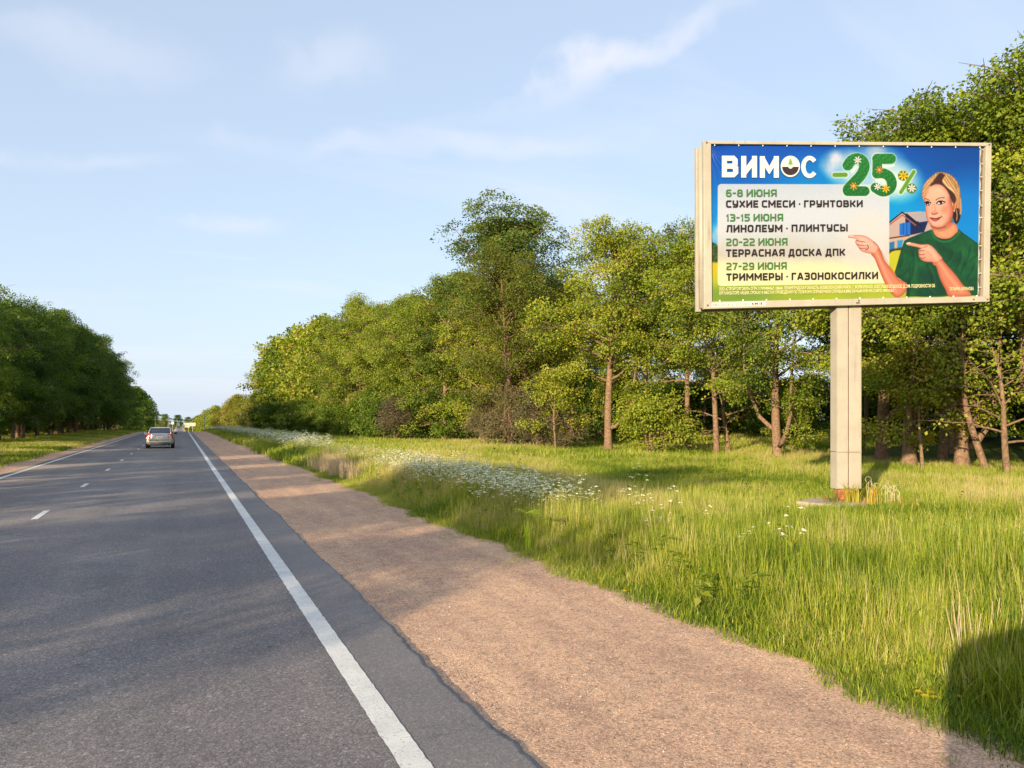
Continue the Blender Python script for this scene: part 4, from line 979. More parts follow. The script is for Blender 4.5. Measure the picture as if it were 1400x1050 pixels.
def stroke(pts, w, col, smooth=True, conv=None, alpha=1.0, feather=0.4):
    pts = np.array([conv(*p) for p in pts] if conv else pts, float)
    if smooth and len(pts) > 2: pts = smooth_poly(pts, closed=False)
    pad = w + 2; x0, y0 = pts.min(0) - pad; x1, y1 = pts.max(0) + pad
    sel = (PX > x0) & (PX < x1) & (PY > y0) & (PY < y1); x, y = PX[sel], PY[sel]
    d = segdist(x, y, pts, False); a = np.clip((w - d) / (2 * feather) + 0.5, 0, 1) * alpha
    cc = col(x, y, w - d) if callable(col) else np.asarray(col, float)
    C[sel] = C[sel] * (1 - a[..., None]) + cc * a[..., None]
ZA = lambda a, b: (1240 + a / 10.5, 225 + b / 10.5)
ZB = lambda a, b: (1150 + a / 7, 300 + b / 7)
ZP = lambda a, b: (1130 + a / 10.77, 200 + b / 10.77)
# printed sky
C[:] = lerp((0, 96, 190), (0, 160, 228), (PY - 200) / 110)
put(blob(1010, 200, 140, 60, 1.0) * 0.5, (10, 100, 205)); put(blob(1340, 205, 110, 60, 0.8) * 0.85, (0, 84, 165)); put(blob(1330, 290, 60, 70) * 0.5, (0, 145, 222))
put(blob(1230, 300, 60, 60) * 0.8, (0, 178, 232)); put(blob(1120, 250, 80, 50) * 0.6, (0, 165, 228))
put(np.clip(blob(1152, 224, 34, 26, 1.2) * (1.1 + 0.5 * fr(PX, PY, 14, 3)), 0, 1), (232, 226, 236))
put(np.clip(blob(1190, 236, 62, 46, 1.0) * (0.9 + 0.25 * fr(PX, PY, 20, 4)), 0, 0.85), (205, 232, 240)); put(blob(1230, 248, 40, 34, 1.3), (232, 246, 236)); put(blob(1200, 205, 16, 12) * 0.6, (235, 225, 230))
put(np.clip(sstep(262, 330, PY) * (0.5 + 0.5 * fr(PX, PY, 9, 5)), 0, 1) * (PX < 1000), (190, 220, 235))
# printed meadow at the foot
tl_ = 352 + 3 * fr(PX, PY * 0, 3, 6) - 22 * np.exp(-((PX - 976) / 14) ** 2)
put(((PY > tl_) & (PX < 1000)) * 1.0, lerp((58, 84, 34), (90, 110, 50), fr(PX, PY, 2, 8) + 0.5))
put(sstep(356, 360, PY), lerp((232, 205, 40), (196, 205, 60), (PY - 362) / 30)); put(sstep(380, 402, PY), lerp((150, 178, 62), (190, 200, 58), (PX - 1000) / 180 + 0.15 * fr(PX, PY, 9, 9)))
put((blob(1010, 404, 60, 16) * 0.5), (128, 165, 75))
# printed house
poly([(1218, 340), (1218, 305), (1232, 290), (1262, 288), (1278, 300), (1275, 345), (1240, 348)], (214, 186, 170), smooth=False)
poly([(0, 700), (20, 690), (160, 805), (330, 800), (270, 960), (0, 1020)], (30, 45, 92), conv=ZA, smooth=False)
poly([(70, 705), (290, 660), (330, 800), (200, 820)], (192, 182, 186), conv=ZA, smooth=False)
stroke([(1218, 303.5), (1235.5, 289.3), (1262, 308)], 0.9, (46, 30, 34), smooth=False); stroke([(1219, 306), (1236, 293), (1254, 307)], 0.8, (190, 110, 90), smooth=False)
poly([(1232, 305), (1247, 302.5), (1247, 320), (1232, 321)], (40, 130, 215), smooth=False)
for x in (1237, 1242): stroke([(x, 304), (x, 320)], 0.35, (20, 60, 130))
stroke([(1218, 325), (1245, 321)], 0.9, (120, 60, 45)); stroke([(1218, 328), (1243, 325)], 1.3, (222, 190, 160))
poly([(1218, 331), (1225, 329), (1225, 341), (1218, 342)], (50, 135, 185), smooth=False); poly([(1229, 328), (1237, 327), (1235, 338), (1229, 340)], (60, 165, 215), smooth=False)
poly([(1218, 341), (1240, 338), (1238, 348), (1218, 348)], (80, 62, 40), feather=1.2); poly([(1218, 346), (1240, 344), (1226, 372), (1218, 378)], (214, 208, 52), feather=0.6)
# white panel
px0, px1 = 982.7, 1218.0
yt = 250.4 + (PX - px0) / (px1 - px0) * 0.6; yb_ = 390.6 - (PX - px0) / (px1 - px0) * 3.9
rx = np.maximum(np.maximum(px0 + 5 - PX, 0), np.maximum(0, PX - px1 + 0.6)); ry = np.maximum(np.maximum(yt + 5 - PY, 0), np.maximum(0, PY - yb_ + 5))
pm_ = np.clip((5 - np.hypot(np.maximum(px0 + 5 - PX, 0), ry)) / 0.8 + 0.5, 0, 1) * np.clip((px1 - PX) / 0.8 + 0.5, 0, 1)
pc_ = lerp((222, 224, 228), (236, 234, 232), (PY - 252) / 35); pc_ = pc_ * 1.0
t_ = sstep(300, 352, PY + 6 * fr(PX, PY, 18, 11)); pc_ = pc_ * (1 - t_[..., None]) + np.array((228, 216, 198.0)) * t_[..., None]
t_ = sstep(344, 368, PY + 3 * fr(PX, PY, 16, 12)); pc_ = pc_ * (1 - t_[..., None]) + np.array((254, 248, 196.0)) * t_[..., None]
t_ = blob(1190, 335, 50, 55, 0.7) * 0.75; pc_ = pc_ * (1 - t_[..., None]) + np.array((248, 232, 216.0)) * t_[..., None]
put(pm_ * 0.965, pc_)
# numerals of grass with flowers
def grassy(x, y, sd):
    n_ = fr(x, y, 1.2, 21) * 0.6 + fr(x, y, 0.6, 22) * 0.5; base_ = lerp((26, 112, 52), (66, 160, 66), n_ * 0.5 + 0.5 + (236 - y) * 0.006); return base_
def halo(pts, w, **k): stroke(pts, w + 1.2, (236, 248, 222), conv=ZP, feather=1.3, alpha=0.9, **k)
two = [[(335, 268), (385, 200), (470, 165), (555, 205), (578, 300), (530, 410), (440, 510), (345, 610), (340, 640)], [(335, 650), (585, 650)]]
five = [[(770, 172), (970, 172)], [(772, 172), (768, 390)], [(768, 390), (850, 385), (940, 430), (985, 530), (950, 620), (850, 655), (745, 600)]]
for s in two + five: halo(s, 6.6)
stroke([(145, 410), (300, 408)], 4.4, (238, 248, 222), conv=ZP, feather=1.2, alpha=0.8); stroke([(140, 410), (302, 408)], 3.0, (122, 168, 52), conv=ZP)
for s, w in [(two[0], 7.2), (two[1], 6.7), (five[0], 7.0), (five[1], 6.6), (five[2], 6.9)]: stroke(s, w, grassy, conv=ZP)
stroke([(860, 275), (900, 285), (1010, 270)], 1.6, (238, 244, 232), conv=ZP); stroke([(770, 490), (850, 495), (870, 520)], 2.6, (238, 242, 228), conv=ZP); stroke([(455, 300), (400, 360)], 1.8, (236, 244, 232), conv=ZP)
stroke([(1118, 668), (1312, 362)], 3.6, (236, 248, 222), conv=ZP, feather=1.0); stroke([(1118, 668), (1312, 362)], 2.5, (120, 172, 50), conv=ZP)
for (a, b, r) in ((1150, 422, 7.0), (1277, 610, 6.9)):
    x, y = ZP(a, b); put(np.clip((r - np.hypot(PX - x, PY - y)) / 0.8 + 0.5, 0, 1), (98, 138, 36))
def flower(a, b, r, col, cen, k=7):
    x, y = ZP(a, b); dx, dy = PX - x, PY - y; q = np.hypot(dx, dy); th = np.arctan2(dy, dx); rr_ = r * (0.62 + 0.38 * np.cos(k * th + a))
    put(np.clip((rr_ - q) / 0.7 + 0.5, 0, 1), col); put(np.clip((r * 0.24 - q) / 0.6 + 0.5, 0, 1), cen)
flower(480, 192, 5.6, (255, 244, 232), (235, 190, 160)); flower(422, 575, 5.8, (246, 160, 50), (255, 225, 70)); flower(800, 335, 5.6, (236, 138, 50), (255, 210, 120))
flower(775, 582, 5.2, (255, 246, 236), (232, 195, 170)); flower(895, 612, 6.2, (255, 212, 50), (225, 150, 30)); flower(1155, 420, 7.4, (255, 214, 40), (215, 140, 20)); flower(1280, 605, 6.0, (255, 246, 232), (235, 200, 170))

# the printed woman pointing left: arm, green sweater, neck, face, hair
def skin(hi, lo, ax=0.0, ay=1.0, c0=0, w=10):
    def f(x, y, sd):
        t = np.clip(1 - sd / w, 0, 1) * 0.55 + 0.45 * np.clip((x * ax + y * ay - c0) / 30 + 0.5, 0, 1); return lerp(hi, lo, t)
    return f
ARM = skin((244, 176, 138), (214, 116, 84), 0.3, 1, 385, 5)
OUTL = (150, 72, 54)
# her right arm, elbow low, hand pointing left
poly([(300, 320), (335, 370), (375, 470), (430, 600), (495, 705), (545, 742), (600, 722), (650, 655), (640, 590), (575, 572), (500, 475), (430, 385), (395, 295), (360, 235), (310, 205)], ARM, conv=ZB, edge=OUTL)
poly([(82, 158), (92, 146), (130, 143), (235, 150), (300, 185), (345, 225), (375, 265), (345, 320), (300, 322), (262, 316), (225, 305), (200, 290), (180, 262), (155, 225), (150, 202), (165, 186), (120, 172), (88, 170)], skin((250, 206, 182), (226, 146, 118), 0, 1, 335, 4), conv=ZB, edge=(160, 80, 62))
stroke([(162, 196), (200, 205), (240, 212)], 0.45, (150, 70, 54), conv=ZB); stroke([(165, 236), (205, 242), (245, 240)], 0.4, (150, 74, 58), conv=ZB); stroke([(188, 270), (225, 272), (258, 268)], 0.4, (150, 74, 58), conv=ZB)
stroke([(262, 240), (276, 258), (266, 280), (248, 288)], 0.5, (120, 54, 42), conv=ZB); stroke([(232, 222), (240, 232)], 0.8, (255, 232, 214), conv=ZB); stroke([(95, 152), (128, 150)], 0.6, (255, 226, 206), conv=ZB)
# sweater
SW = lambda x, y, sd: lerp((34, 112, 62), (22, 84, 50), 0.5 + 0.5 * fr(x, y, 7, 31) + np.clip(1 - sd / 2.5, 0, 1) * 0.5)
poly([(880, 90), (760, 135), (660, 175), (620, 200), (585, 300), (555, 410), (528, 500), (545, 540), (600, 580), (650, 610), (640, 735), (1330, 722), (1340, 560), (1342, 300), (1345, 240), (1250, 170), (1185, 125), (1140, 85), (1000, 180)], SW, conv=ZB, edge=(12, 50, 34), smooth=False)
poly([(650, 605), (665, 540), (668, 450), (690, 380), (672, 470), (680, 600), (664, 735), (640, 735)], (16, 66, 46), conv=ZB, feather=1.2, alpha=0.7)
poly([(760, 480), (880, 500), (960, 560), (1010, 730), (760, 730)], (18, 72, 52), conv=ZB, feather=3, alpha=0.55)
stroke([(1160, 520), (1200, 430), (1330, 330)], 0.8, (16, 66, 44), conv=ZB, alpha=0.7, feather=1); stroke([(560, 540), (620, 520), (650, 480)], 0.8, (16, 64, 44), conv=ZB, alpha=0.7, feather=1)
stroke([(880, 105), (905, 160), (960, 200), (1040, 205), (1110, 165), (1150, 115)], 1.5, (44, 124, 70), conv=ZB, alpha=0.9); stroke([(890, 100), (925, 158), (975, 186), (1040, 186), (1100, 150), (1135, 100)], 0.5, (18, 70, 44), conv=ZB)
# neck
poly([(385, 840), (690, 820), (760, 930), (720, 990), (650, 1045), (560, 1060), (470, 1040), (415, 990), (385, 910)], skin((246, 186, 140), (222, 132, 96), 0, -1, -318, 5), conv=ZA, edge=(170, 84, 60))
# hair behind
poly([(250, 330), (290, 240), (370, 160), (460, 100), (560, 100), (660, 140), (740, 220), (785, 330), (800, 480), (805, 620), (795, 720), (770, 800), (740, 840), (705, 800), (680, 740), (660, 600), (640, 400), (500, 300), (380, 300), (300, 420), (262, 490), (238, 440)], lambda x, y, sd: lerp((228, 186, 126), (176, 126, 78), 0.5 + 0.55 * np.sin((x - 1289) * 1.7 + (y - 250) * 0.12) + 0.2 * fr(x, y, 3, 41)), conv=ZA, edge=(120, 76, 46))
poly([(675, 690), (740, 620), (790, 640), (792, 740), (765, 815), (735, 842), (700, 800)], (52, 32, 32), conv=ZA, feather=0.7)
stroke([(735, 640), (745, 720), (738, 790)], 0.7, (206, 150, 100), conv=ZA); stroke([(790, 480), (800, 620), (792, 700)], 0.9, (226, 176, 132), conv=ZA)
# face
poly([(330, 300), (400, 270), (500, 262), (590, 330), (640, 420), (665, 540), (690, 640), (680, 740), (640, 820), (560, 880), (480, 902), (410, 895), (355, 850), (315, 780), (296, 700), (285, 600), (280, 540), (262, 480), (290, 380)],
     lambda x, y, sd: lerp((246, 190, 158), (212, 118, 88), np.clip(1 - sd / 4.5, 0, 1) * 0.7 + 0.4 * sstep(1290, 1304, x) * (y > 268)), conv=ZA, edge=(150, 74, 56))
put(blob(*ZA(430, 400), 13, 11) * 0.45, (252, 208, 172)); put(blob(*ZA(560, 640), 7, 7) * 0.5, (238, 150, 112)); put(blob(*ZA(350, 640), 4, 6) * 0.55, (250, 186, 168)); put(blob(*ZA(440, 840), 7, 4) * 0.6, (250, 190, 160))
# ear with earring
poly([(700, 500), (735, 478), (752, 530), (738, 610), (705, 660), (688, 640), (700, 570)], skin((240, 168, 120), (206, 110, 74), 0, 1, 280, 2), conv=ZA, edge=(150, 74, 50)); stroke([(700, 650), (706, 664)], 0.6, (236, 232, 224), conv=ZA)
# fringe: dark roots at the parting, blonde sides
poly([(395, 240), (440, 170), (480, 115), (540, 118), (575, 160), (585, 230), (640, 330), (720, 440), (725, 520), (690, 545), (655, 480), (620, 390), (560, 310), (500, 275), (430, 270), (360, 300), (350, 280)], (84, 50, 42), conv=ZA, feather=1.0)
poly([(245, 440), (250, 340), (300, 240), (390, 170), (385, 230), (335, 300), (300, 400), (275, 470), (262, 492)], lambda x, y, sd: lerp((236, 194, 138), (190, 128, 76), 0.5 + 0.5 * np.sin((x * 0.8 + y * 0.6) * 2.0)), conv=ZA, feather=0.6)
poly([(530, 215), (600, 130), (680, 180), (735, 260), (760, 360), (755, 470), (735, 480), (720, 420), (640, 350), (570, 290)], lambda x, y, sd: lerp((238, 198, 136), (184, 132, 80), 0.5 + 0.5 * np.sin((x * 0.85 - y * 0.55) * 2.0)), conv=ZA, feather=0.6)
stroke([(545, 225), (620, 310), (690, 370)], 0.8, (250, 218, 170), conv=ZA); stroke([(610, 150), (690, 230), (735, 330)], 0.5, (110, 66, 44), conv=ZA); stroke([(385, 190), (320, 290)], 0.6, (252, 222, 186), conv=ZA)
# brows, eyes, nose, mouth
stroke([(272, 478), (300, 482), (350, 505)], 0.45, (112, 62, 46), conv=ZA); stroke([(440, 500), (490, 470), (560, 464)], 0.5, (112, 62, 46), conv=ZA)
for pts_, iris in (([(290, 545), (318, 525), (362, 540), (345, 572), (310, 575)], (318, 550)), ([(455, 545), (480, 520), (530, 518), (565, 532), (530, 555), (480, 562)], (508, 536))):
    poly(pts_, (238, 226, 220), conv=ZA, feather=0.3); x, y = ZA(*iris); put(np.clip((2.3 - np.hypot(PX - x, PY - y)) / 0.5 + 0.5, 0, 1), (36, 22, 26))
stroke([(284, 540), (315, 520), (365, 540)], 0.75, (34, 20, 22), conv=ZA); stroke([(450, 548), (480, 518), (530, 514), (570, 530)], 0.75, (34, 20, 22), conv=ZA); stroke([(300, 572), (335, 578), (358, 556)], 0.4, (70, 38, 36), conv=ZA); stroke([(470, 562), (520, 560), (560, 540)], 0.35, (90, 50, 44), conv=ZA)
x, y = ZA(320, 566); put(np.clip((0.8 - np.hypot(PX - x, PY - y)) / 0.4 + 0.5, 0, 1), (245, 240, 240)); x, y = ZA(490, 545); put(np.clip((0.9 - np.hypot(PX - x, PY - y)) / 0.4 + 0.5, 0, 1), (248, 242, 240))
poly([(395, 560), (380, 680), (400, 705), (430, 712), (465, 690), (445, 660), (425, 570)], (232, 156, 124), conv=ZA, feather=1.0, alpha=0.75); stroke([(378, 690), (400, 704), (430, 700), (462, 686)], 0.7, (160, 74, 58), conv=ZA, alpha=0.85); stroke([(408, 580), (402, 650)], 0.8, (255, 216, 190), conv=ZA, alpha=0.7)
poly([(352, 752), (400, 756), (440, 762), (500, 742), (520, 738), (490, 778), (440, 806), (400, 800), (370, 778)], (178, 72, 66), conv=ZA, feather=0.4); stroke([(352, 754), (400, 762), (450, 764), (520, 738)], 0.45, (112, 38, 38), conv=ZA); stroke([(395, 786), (450, 786)], 0.5, (226, 132, 118), conv=ZA)
stroke([(522, 720), (540, 760)], 0.5, (196, 104, 80), conv=ZA, alpha=0.7); stroke([(370, 870), (430, 904), (500, 905), (580, 880)], 0.7, (140, 60, 44), conv=ZA, alpha=0.8)
# soft light on the printed skin, hair strands, folds of the sweater
for k in range(9): stroke([(270 + k * 9, 440 - k * 6), (285 + k * 11, 330 - k * 12), (350 + k * 16, 210 - k * 11)], 0.28, ((250, 216, 160), (176, 120, 70))[k % 2], conv=ZA, alpha=0.55)
for k in range(10): stroke([(600 + k * 12, 150 + k * 6), (680 + k * 10, 240 + k * 10), (728 + k * 7, 400 + k * 16), (740 + k * 5, 540 + k * 20)], 0.28, ((246, 208, 148), (160, 106, 62))[k % 2], conv=ZA, alpha=0.5)
stroke([(640, 520), (655, 640), (640, 760), (580, 850)], 2.4, (196, 104, 74), conv=ZA, alpha=0.28, feather=2.4)
stroke([(420, 905), (520, 925), (640, 860), (670, 780)], 2.2, (190, 100, 72), conv=ZA, alpha=0.5, feather=1.8)
stroke([(560, 640), (600, 600)], 2.6, (236, 138, 108), conv=ZA, alpha=0.35, feather=2.5); stroke([(330, 660), (335, 600)], 1.6, (240, 150, 124), conv=ZA, alpha=0.3, feather=1.6)
stroke([(470, 350), (540, 400)], 2.2, (255, 218, 186), conv=ZA, alpha=0.4, feather=2.2)
stroke([(345, 300), (400, 420), (460, 560), (540, 680)], 1.5, (255, 206, 172), conv=ZB, alpha=0.45, feather=2.0); stroke([(395, 300), (470, 430), (560, 560)], 0.9, (196, 104, 76), conv=ZB, alpha=0.35, feather=1.3)
for a_, b_, c_w in (((700, 300), (690, 560), 1.6), ((1080, 330), (1010, 420), 1.4), ((1160, 300), (1120, 470), 1.8), ((1250, 260), (1200, 420), 1.5), ((1290, 420), (1220, 560), 1.4), ((840, 440), (900, 640), 1.8), ((600, 330), (570, 470), 1.2), ((760, 620), (900, 700), 1.4), ((1000, 260), (1090, 300), 1.2)):
    stroke([a_, ((a_[0] + b_[0]) / 2 + 14, (a_[1] + b_[1]) / 2), b_], c_w, (14, 60, 40), conv=ZB, alpha=0.38, feather=1.6)
    stroke([(a_[0] + 22, a_[1]), ((a_[0] + b_[0]) / 2 + 38, (a_[1] + b_[1]) / 2), (b_[0] + 22, b_[1])], c_w * 0.7, (60, 142, 84), conv=ZB, alpha=0.3, feather=1.4)
# her left arm crossing the sweater, hand pointing left
poly([(890, 415), (925, 450), (960, 560), (1010, 660), (1060, 735), (1245, 728), (1250, 690), (1200, 640), (1110, 520), (1030, 430), (985, 375), (930, 300), (880, 260)], ARM, conv=ZB, edge=OUTL)
poly([(642, 232), (650, 215), (680, 212), (775, 232), (850, 232), (900, 262), (950, 320), (985, 370), (930, 415), (880, 405), (830, 402), (785, 385), (760, 350), (755, 300), (752, 285), (770, 270), (700, 252), (650, 242)], skin((250, 198, 168), (222, 136, 104), 0, 1, 345, 4), conv=ZB, edge=(140, 64, 48))
for s in ([(760, 292), (790, 296), (812, 290)], [(760, 328), (790, 334), (812, 326)], [(772, 362), (800, 368), (820, 360)], [(775, 270), (815, 262), (835, 250)]): stroke(s, 0.42, (150, 72, 54), conv=ZB)
stroke([(645, 224), (672, 220)], 0.9, (255, 240, 226), conv=ZB); stroke([(835, 300), (880, 340)], 0.8, (236, 160, 126), conv=ZB, alpha=0.6)
stroke([(900, 340), (980, 440), (1060, 560), (1170, 680)], 1.7, (255, 204, 166), conv=ZB, alpha=0.45, feather=2.2); stroke([(965, 560), (1020, 660), (1070, 725)], 1.2, (198, 100, 74), conv=ZB, alpha=0.4, feather=1.4)
stroke([(790, 260), (870, 290), (920, 350)], 1.6, (255, 216, 186), conv=ZB, alpha=0.4, feather=1.8)
# hem of the banner
put(np.clip((PX - (1341.6 - (PY - 200) * 0.014)) / 0.6, 0, 1), (226, 224, 206))
C = np.clip(C, 0, 255) / 255
C = C + 0.012 * np.random.default_rng(3).normal(0, 1, C.shape[:2])[..., None]
lin = np.where(C <= 0.04045, C / 12.92, ((np.clip(C, 0, 1) + 0.055) / 1.055) ** 2.4) ** 1.14 * 0.52 * np.array((0.95, 1.0, 1.16))
# wrinkles where the corner laces pull, slight sag at the edges
ang_ = np.arctan2(PY - 196, PX - 970); dist_ = np.hypot(PX - 970, PY - 196)
relief = 0.011 * np.sin(ang_ * 34 + 0.6 * np.sin(dist_ * 0.2)) * np.exp(-dist_ / 22) * sstep(0, 8, dist_)
relief += 0.006 * np.sin((PY - 197) * 1.3 + PX * 0.03) * np.exp(-(PY - 197) / 5) * (PX > 1180) * (PX < 1300)
relief += 0.003 * np.sin(PX * 0.11) * np.exp(-np.minimum(PY - 198, 408 - PY).clip(0) / 5)
relief = relief - 0.012 * np.exp(-dist_ / 30)
V = fpn(PX, PY, relief - 0.049) - np.array(bl)
i = np.arange(NU * NV).reshape(NV, NU); F = np.stack([i[:-1, :-1], i[1:, :-1], i[1:, 1:], i[:-1, 1:]], -1).reshape(-1, 4)
m, nt, bs, out = mat_new('printed_banner'); at = nnode(nt, 'ShaderNodeAttribute'); at.attribute_name = 'print'
nt.links.new(at.outputs['Color'], bs.inputs['Base Color']); bs.inputs['Roughness'].default_value = 0.5; bs.inputs['Specular IOR Level'].default_value = 0.3
me = np_mesh('poster', V.reshape(-1, 3), F, m, smooth=True)
ca = me.color_attributes.new('print', 'FLOAT_COLOR', 'POINT'); ca.data.foreach_set('color', np.concatenate([lin, np.ones(lin.shape[:2] + (1,))], -1).astype(np.float32).ravel())
poster = bobj('poster', me)

# ---- lettering
def ink(name, col): return simple(name, col, 0.5, var=0.03, spec=0.3)
INK_W, INK_K, INK_G, INK_T, INK_GR = ink('ink_white', (0.56, 0.56, 0.56)), ink('ink_black', (0.018, 0.012, 0.012)), ink('ink_green', (0.04, 0.135, 0.035)), ink('ink_tree_green', (0.16, 0.28, 0.05)), ink('ink_olive', (0.16, 0.26, 0.04))
INK_DB = ink('ink_dark_blue', (0.01, 0.06, 0.22)); INK_CR = ink('ink_cream', (0.62, 0.58, 0.30)); INK_GY = ink('ink_grey', (0.14, 0.14, 0.15))
c1 = 0.22
OCT = [(c1, 0), (1 - c1, 0), (1, .15), (1, .85), (1 - c1, 1), (c1, 1), (0, .85), (0, .15), (c1, 0)]
GL = {'О': (.78, [OCT]), '0': (.72, [OCT]), 'С': (.72, [[(1, 0), (c1, 0), (0, .15), (0, .85), (c1, 1), (1, 1)]]),
 'У': (.76, [[(0, 1), (0, .52), (.18, .38), (1, .38)], [(1, 1), (1, .15), (.8, 0), (.12, 0)]]), 'Х': (.8, [[(0, 0), (1, 1)], [(0, 1), (1, 0)]]),
 'И': (.8, [[(0, 1), (0, 0)], [(0, .08), (1, .92)], [(1, 1), (1, 0)]]), 'Е': (.66, [[(1, 1), (0, 1), (0, 0), (1, 0)], [(0, .5), (.85, .5)]]),
 'М': (.98, [[(0, 0), (0, 1)], [(0, 1), (.5, .3), (1, 1)], [(1, 1), (1, 0)]]), 'Г': (.62, [[(0, 0), (0, 1), (1, 1)]]),
 'Р': (.74, [[(0, 0), (0, 1), (.8, 1), (1, .85), (1, .5), (.8, .36), (0, .36)]]), 'Н': (.78, [[(0, 0), (0, 1)], [(1, 0), (1, 1)], [(0, .5), (1, .5)]]),
 'Т': (.72, [[(0, 1), (1, 1)], [(.5, 1), (.5, 0)]]), 'В': (.76, [[(0, 0), (0, 1), (.78, 1), (.95, .88), (.95, .64), (.78, .52), (0, .52)], [(.7, .52), (1, .40), (1, .14), (.8, 0), (0, 0)]]),
 'К': (.76, [[(0, 0), (0, 1)], [(1, 1), (.4, .5), (1, 0)], [(0, .5), (.4, .5)]]), 'Л': (.82, [[(0, 0), (.14, .08), (.26, 1), (1, 1), (1, 0)]]),
 'Ю': (1.08, [[(0, 0), (0, 1)], [(0, .5), (.35, .5)], [(.35 + .65 * a, b) for a, b in OCT]]), 'П': (.78, [[(0, 0), (0, 1), (1, 1), (1, 0)]]),
 'Ы': (1.0, [[(0, 1), (0, 0), (.48, 0), (.62, .14), (.62, .44), (.48, .57), (0, .57)], [(1, 0), (1, 1)]]), 'А': (.84, [[(0, 0), (.40, 1), (.60, 1), (1, 0)], [(.16, .27), (.84, .27)]]),
 'Я': (.76, [[(1, 0), (1, 1), (.2, 1), (0, .85), (0, .54), (.2, .4), (1, .4)], [(.42, .4), (0, 0)]]), 'Д': (.86, [[(0, -.2), (0, 0), (1, 0), (1, -.2)], [(.16, 0), (.3, 1), (.84, 1), (.84, 0)]]),
 'З': (.72, [[(0, 1), (.8, 1), (1, .86), (1, .64), (.8, .52), (.3, .52)], [(.75, .52), (1, .40), (1, .14), (.8, 0), (0, 0)]]),
 '1': (.36, [[(0, .78), (.8, 1), (.8, 0)]]), '2': (.68, [[(0, 1), (.8, 1), (1, .86), (1, .62), (.85, .5), (.15, .42), (0, .3), (0, 0), (1, 0)]]),
 '3': (.68, [[(0, 1), (.8, 1), (1, .86), (1, .64), (.8, .52), (.3, .52)], [(.75, .52), (1, .40), (1, .14), (.8, 0), (0, 0)]]), '5': (.68, [[(1, 1), (0, 1), (0, .56), (.8, .56), (1, .42), (1, .15), (.8, 0), (0, 0)]]),
 '6': (.70, [[(.9, 1), (.2, 1), (0, .84), (0, .15), (.2, 0), (.8, 0), (1, .14), (1, .42), (.8, .56), (0, .56)]]), '7': (.64, [[(0, 1), (1, 1), (.35, 0)]]),
 '8': (.72, [[(.2, .53), (.05, .64), (.05, .87), (.22, 1), (.78, 1), (.95, .87), (.95, .64), (.8, .53), (.2, .53), (0, .41), (0, .14), (.2, 0), (.8, 0), (1, .14), (1, .41), (.8, .53)]]),
 '9': (.70, [[(.1, 0), (.8, 0), (1, .15), (1, .85), (.8, 1), (.2, 1), (0, .86), (0, .58), (.2, .44), (1, .44)]]), '-': (.42, [[(0, .5), (1, .5)]])}
def stroke_text(s, th, mapf, mb, gap=0.14):
    """thick stroked glyphs; mapf takes x in 0..1 of the line, y in 0..1 of the cap height"""
    quads = []; pen = 0.0; lift = []
    for ch in s:
        if ch == ' ': pen += 0.34; continue
        if ch == '·':
            cx_ = pen + 0.12; pts = [(cx_ + 0.12 * math.cos(a), 0.48 + 0.12 * math.sin(a)) for a in np.linspace(0, 2 * math.pi, 9)[:-1]]; quads.append(pts); lift.append(0); pen += 0.24 + gap; continue
        w, strokes = GL[ch]
        for si_, st_ in enumerate(strokes):
            pts = [np.array((pen + th / 2 + x * (w - th), th / 2 + y * (1 - th))) for x, y in st_]
            closed = np.allclose(pts[0], pts[-1]) and len(pts) > 3
            if closed: pts = pts[:-1]
            n = len(pts); L, R = [], []
            for i in range(n):
                a = pts[i - 1] if (i > 0 or closed) else None; b = pts[(i + 1) % n] if (i < n - 1 or closed) else None
                d1 = (pts[i] - a) / np.linalg.norm(pts[i] - a) if a is not None else None; d2 = (b - pts[i]) / np.linalg.norm(b - pts[i]) if b is not None else None
                if d1 is None: d1 = d2
                if d2 is None: d2 = d1
                nn_ = np.array((-(d1 + d2)[1], (d1 + d2)[0])); nn_ /= np.linalg.norm(nn_) + 1e-9; n1 = np.array((-d1[1], d1[0])); k_ = min(1.6, 1 / max(0.4, nn_ @ n1))
                p_ = pts[i].copy()
                if not closed and i == 0: p_ = p_ - d1 * th / 2 * (1 if abs(d1[0]) < 0.2 or abs(d1[1]) < 0.2 else 0.6)
                if not closed and i == n - 1: p_ = p_ + d2 * th / 2 * (1 if abs(d2[0]) < 0.2 or abs(d2[1]) < 0.2 else 0.6)
                L.append(p_ + nn_ * th / 2 * k_); R.append(p_ - nn_ * th / 2 * k_)
            for i in range(n if closed else n - 1):
                j = (i + 1) % n; quads.append([tuple(L[i]), tuple(L[j]), tuple(R[j]), tuple(R[i])]); lift.append(si_ * 0.0016 + i * 0.00018)
        pen += w + gap
    tot = pen - gap
    for q, lf in zip(quads, lift):
        base = len(mb.v); mb.v += [tuple(mapf(x / tot, y) + b_n * lf) for x, y in q]; mb.f.append(tuple(range(base, base + len(q))))
def linemap(x0, x1, tl, bl_, tr, br, t=-0.037):
    """measured corners: left top, left bottom, right top, right bottom"""
    def f(u, v):
        x = x0 + (x1 - x0) * u; yt_ = tl + (tr - tl) * u; yb2 = bl_ + (br - bl_) * u
        return fp(x, yb2 + (yt_ - yb2) * v, t)
    return f
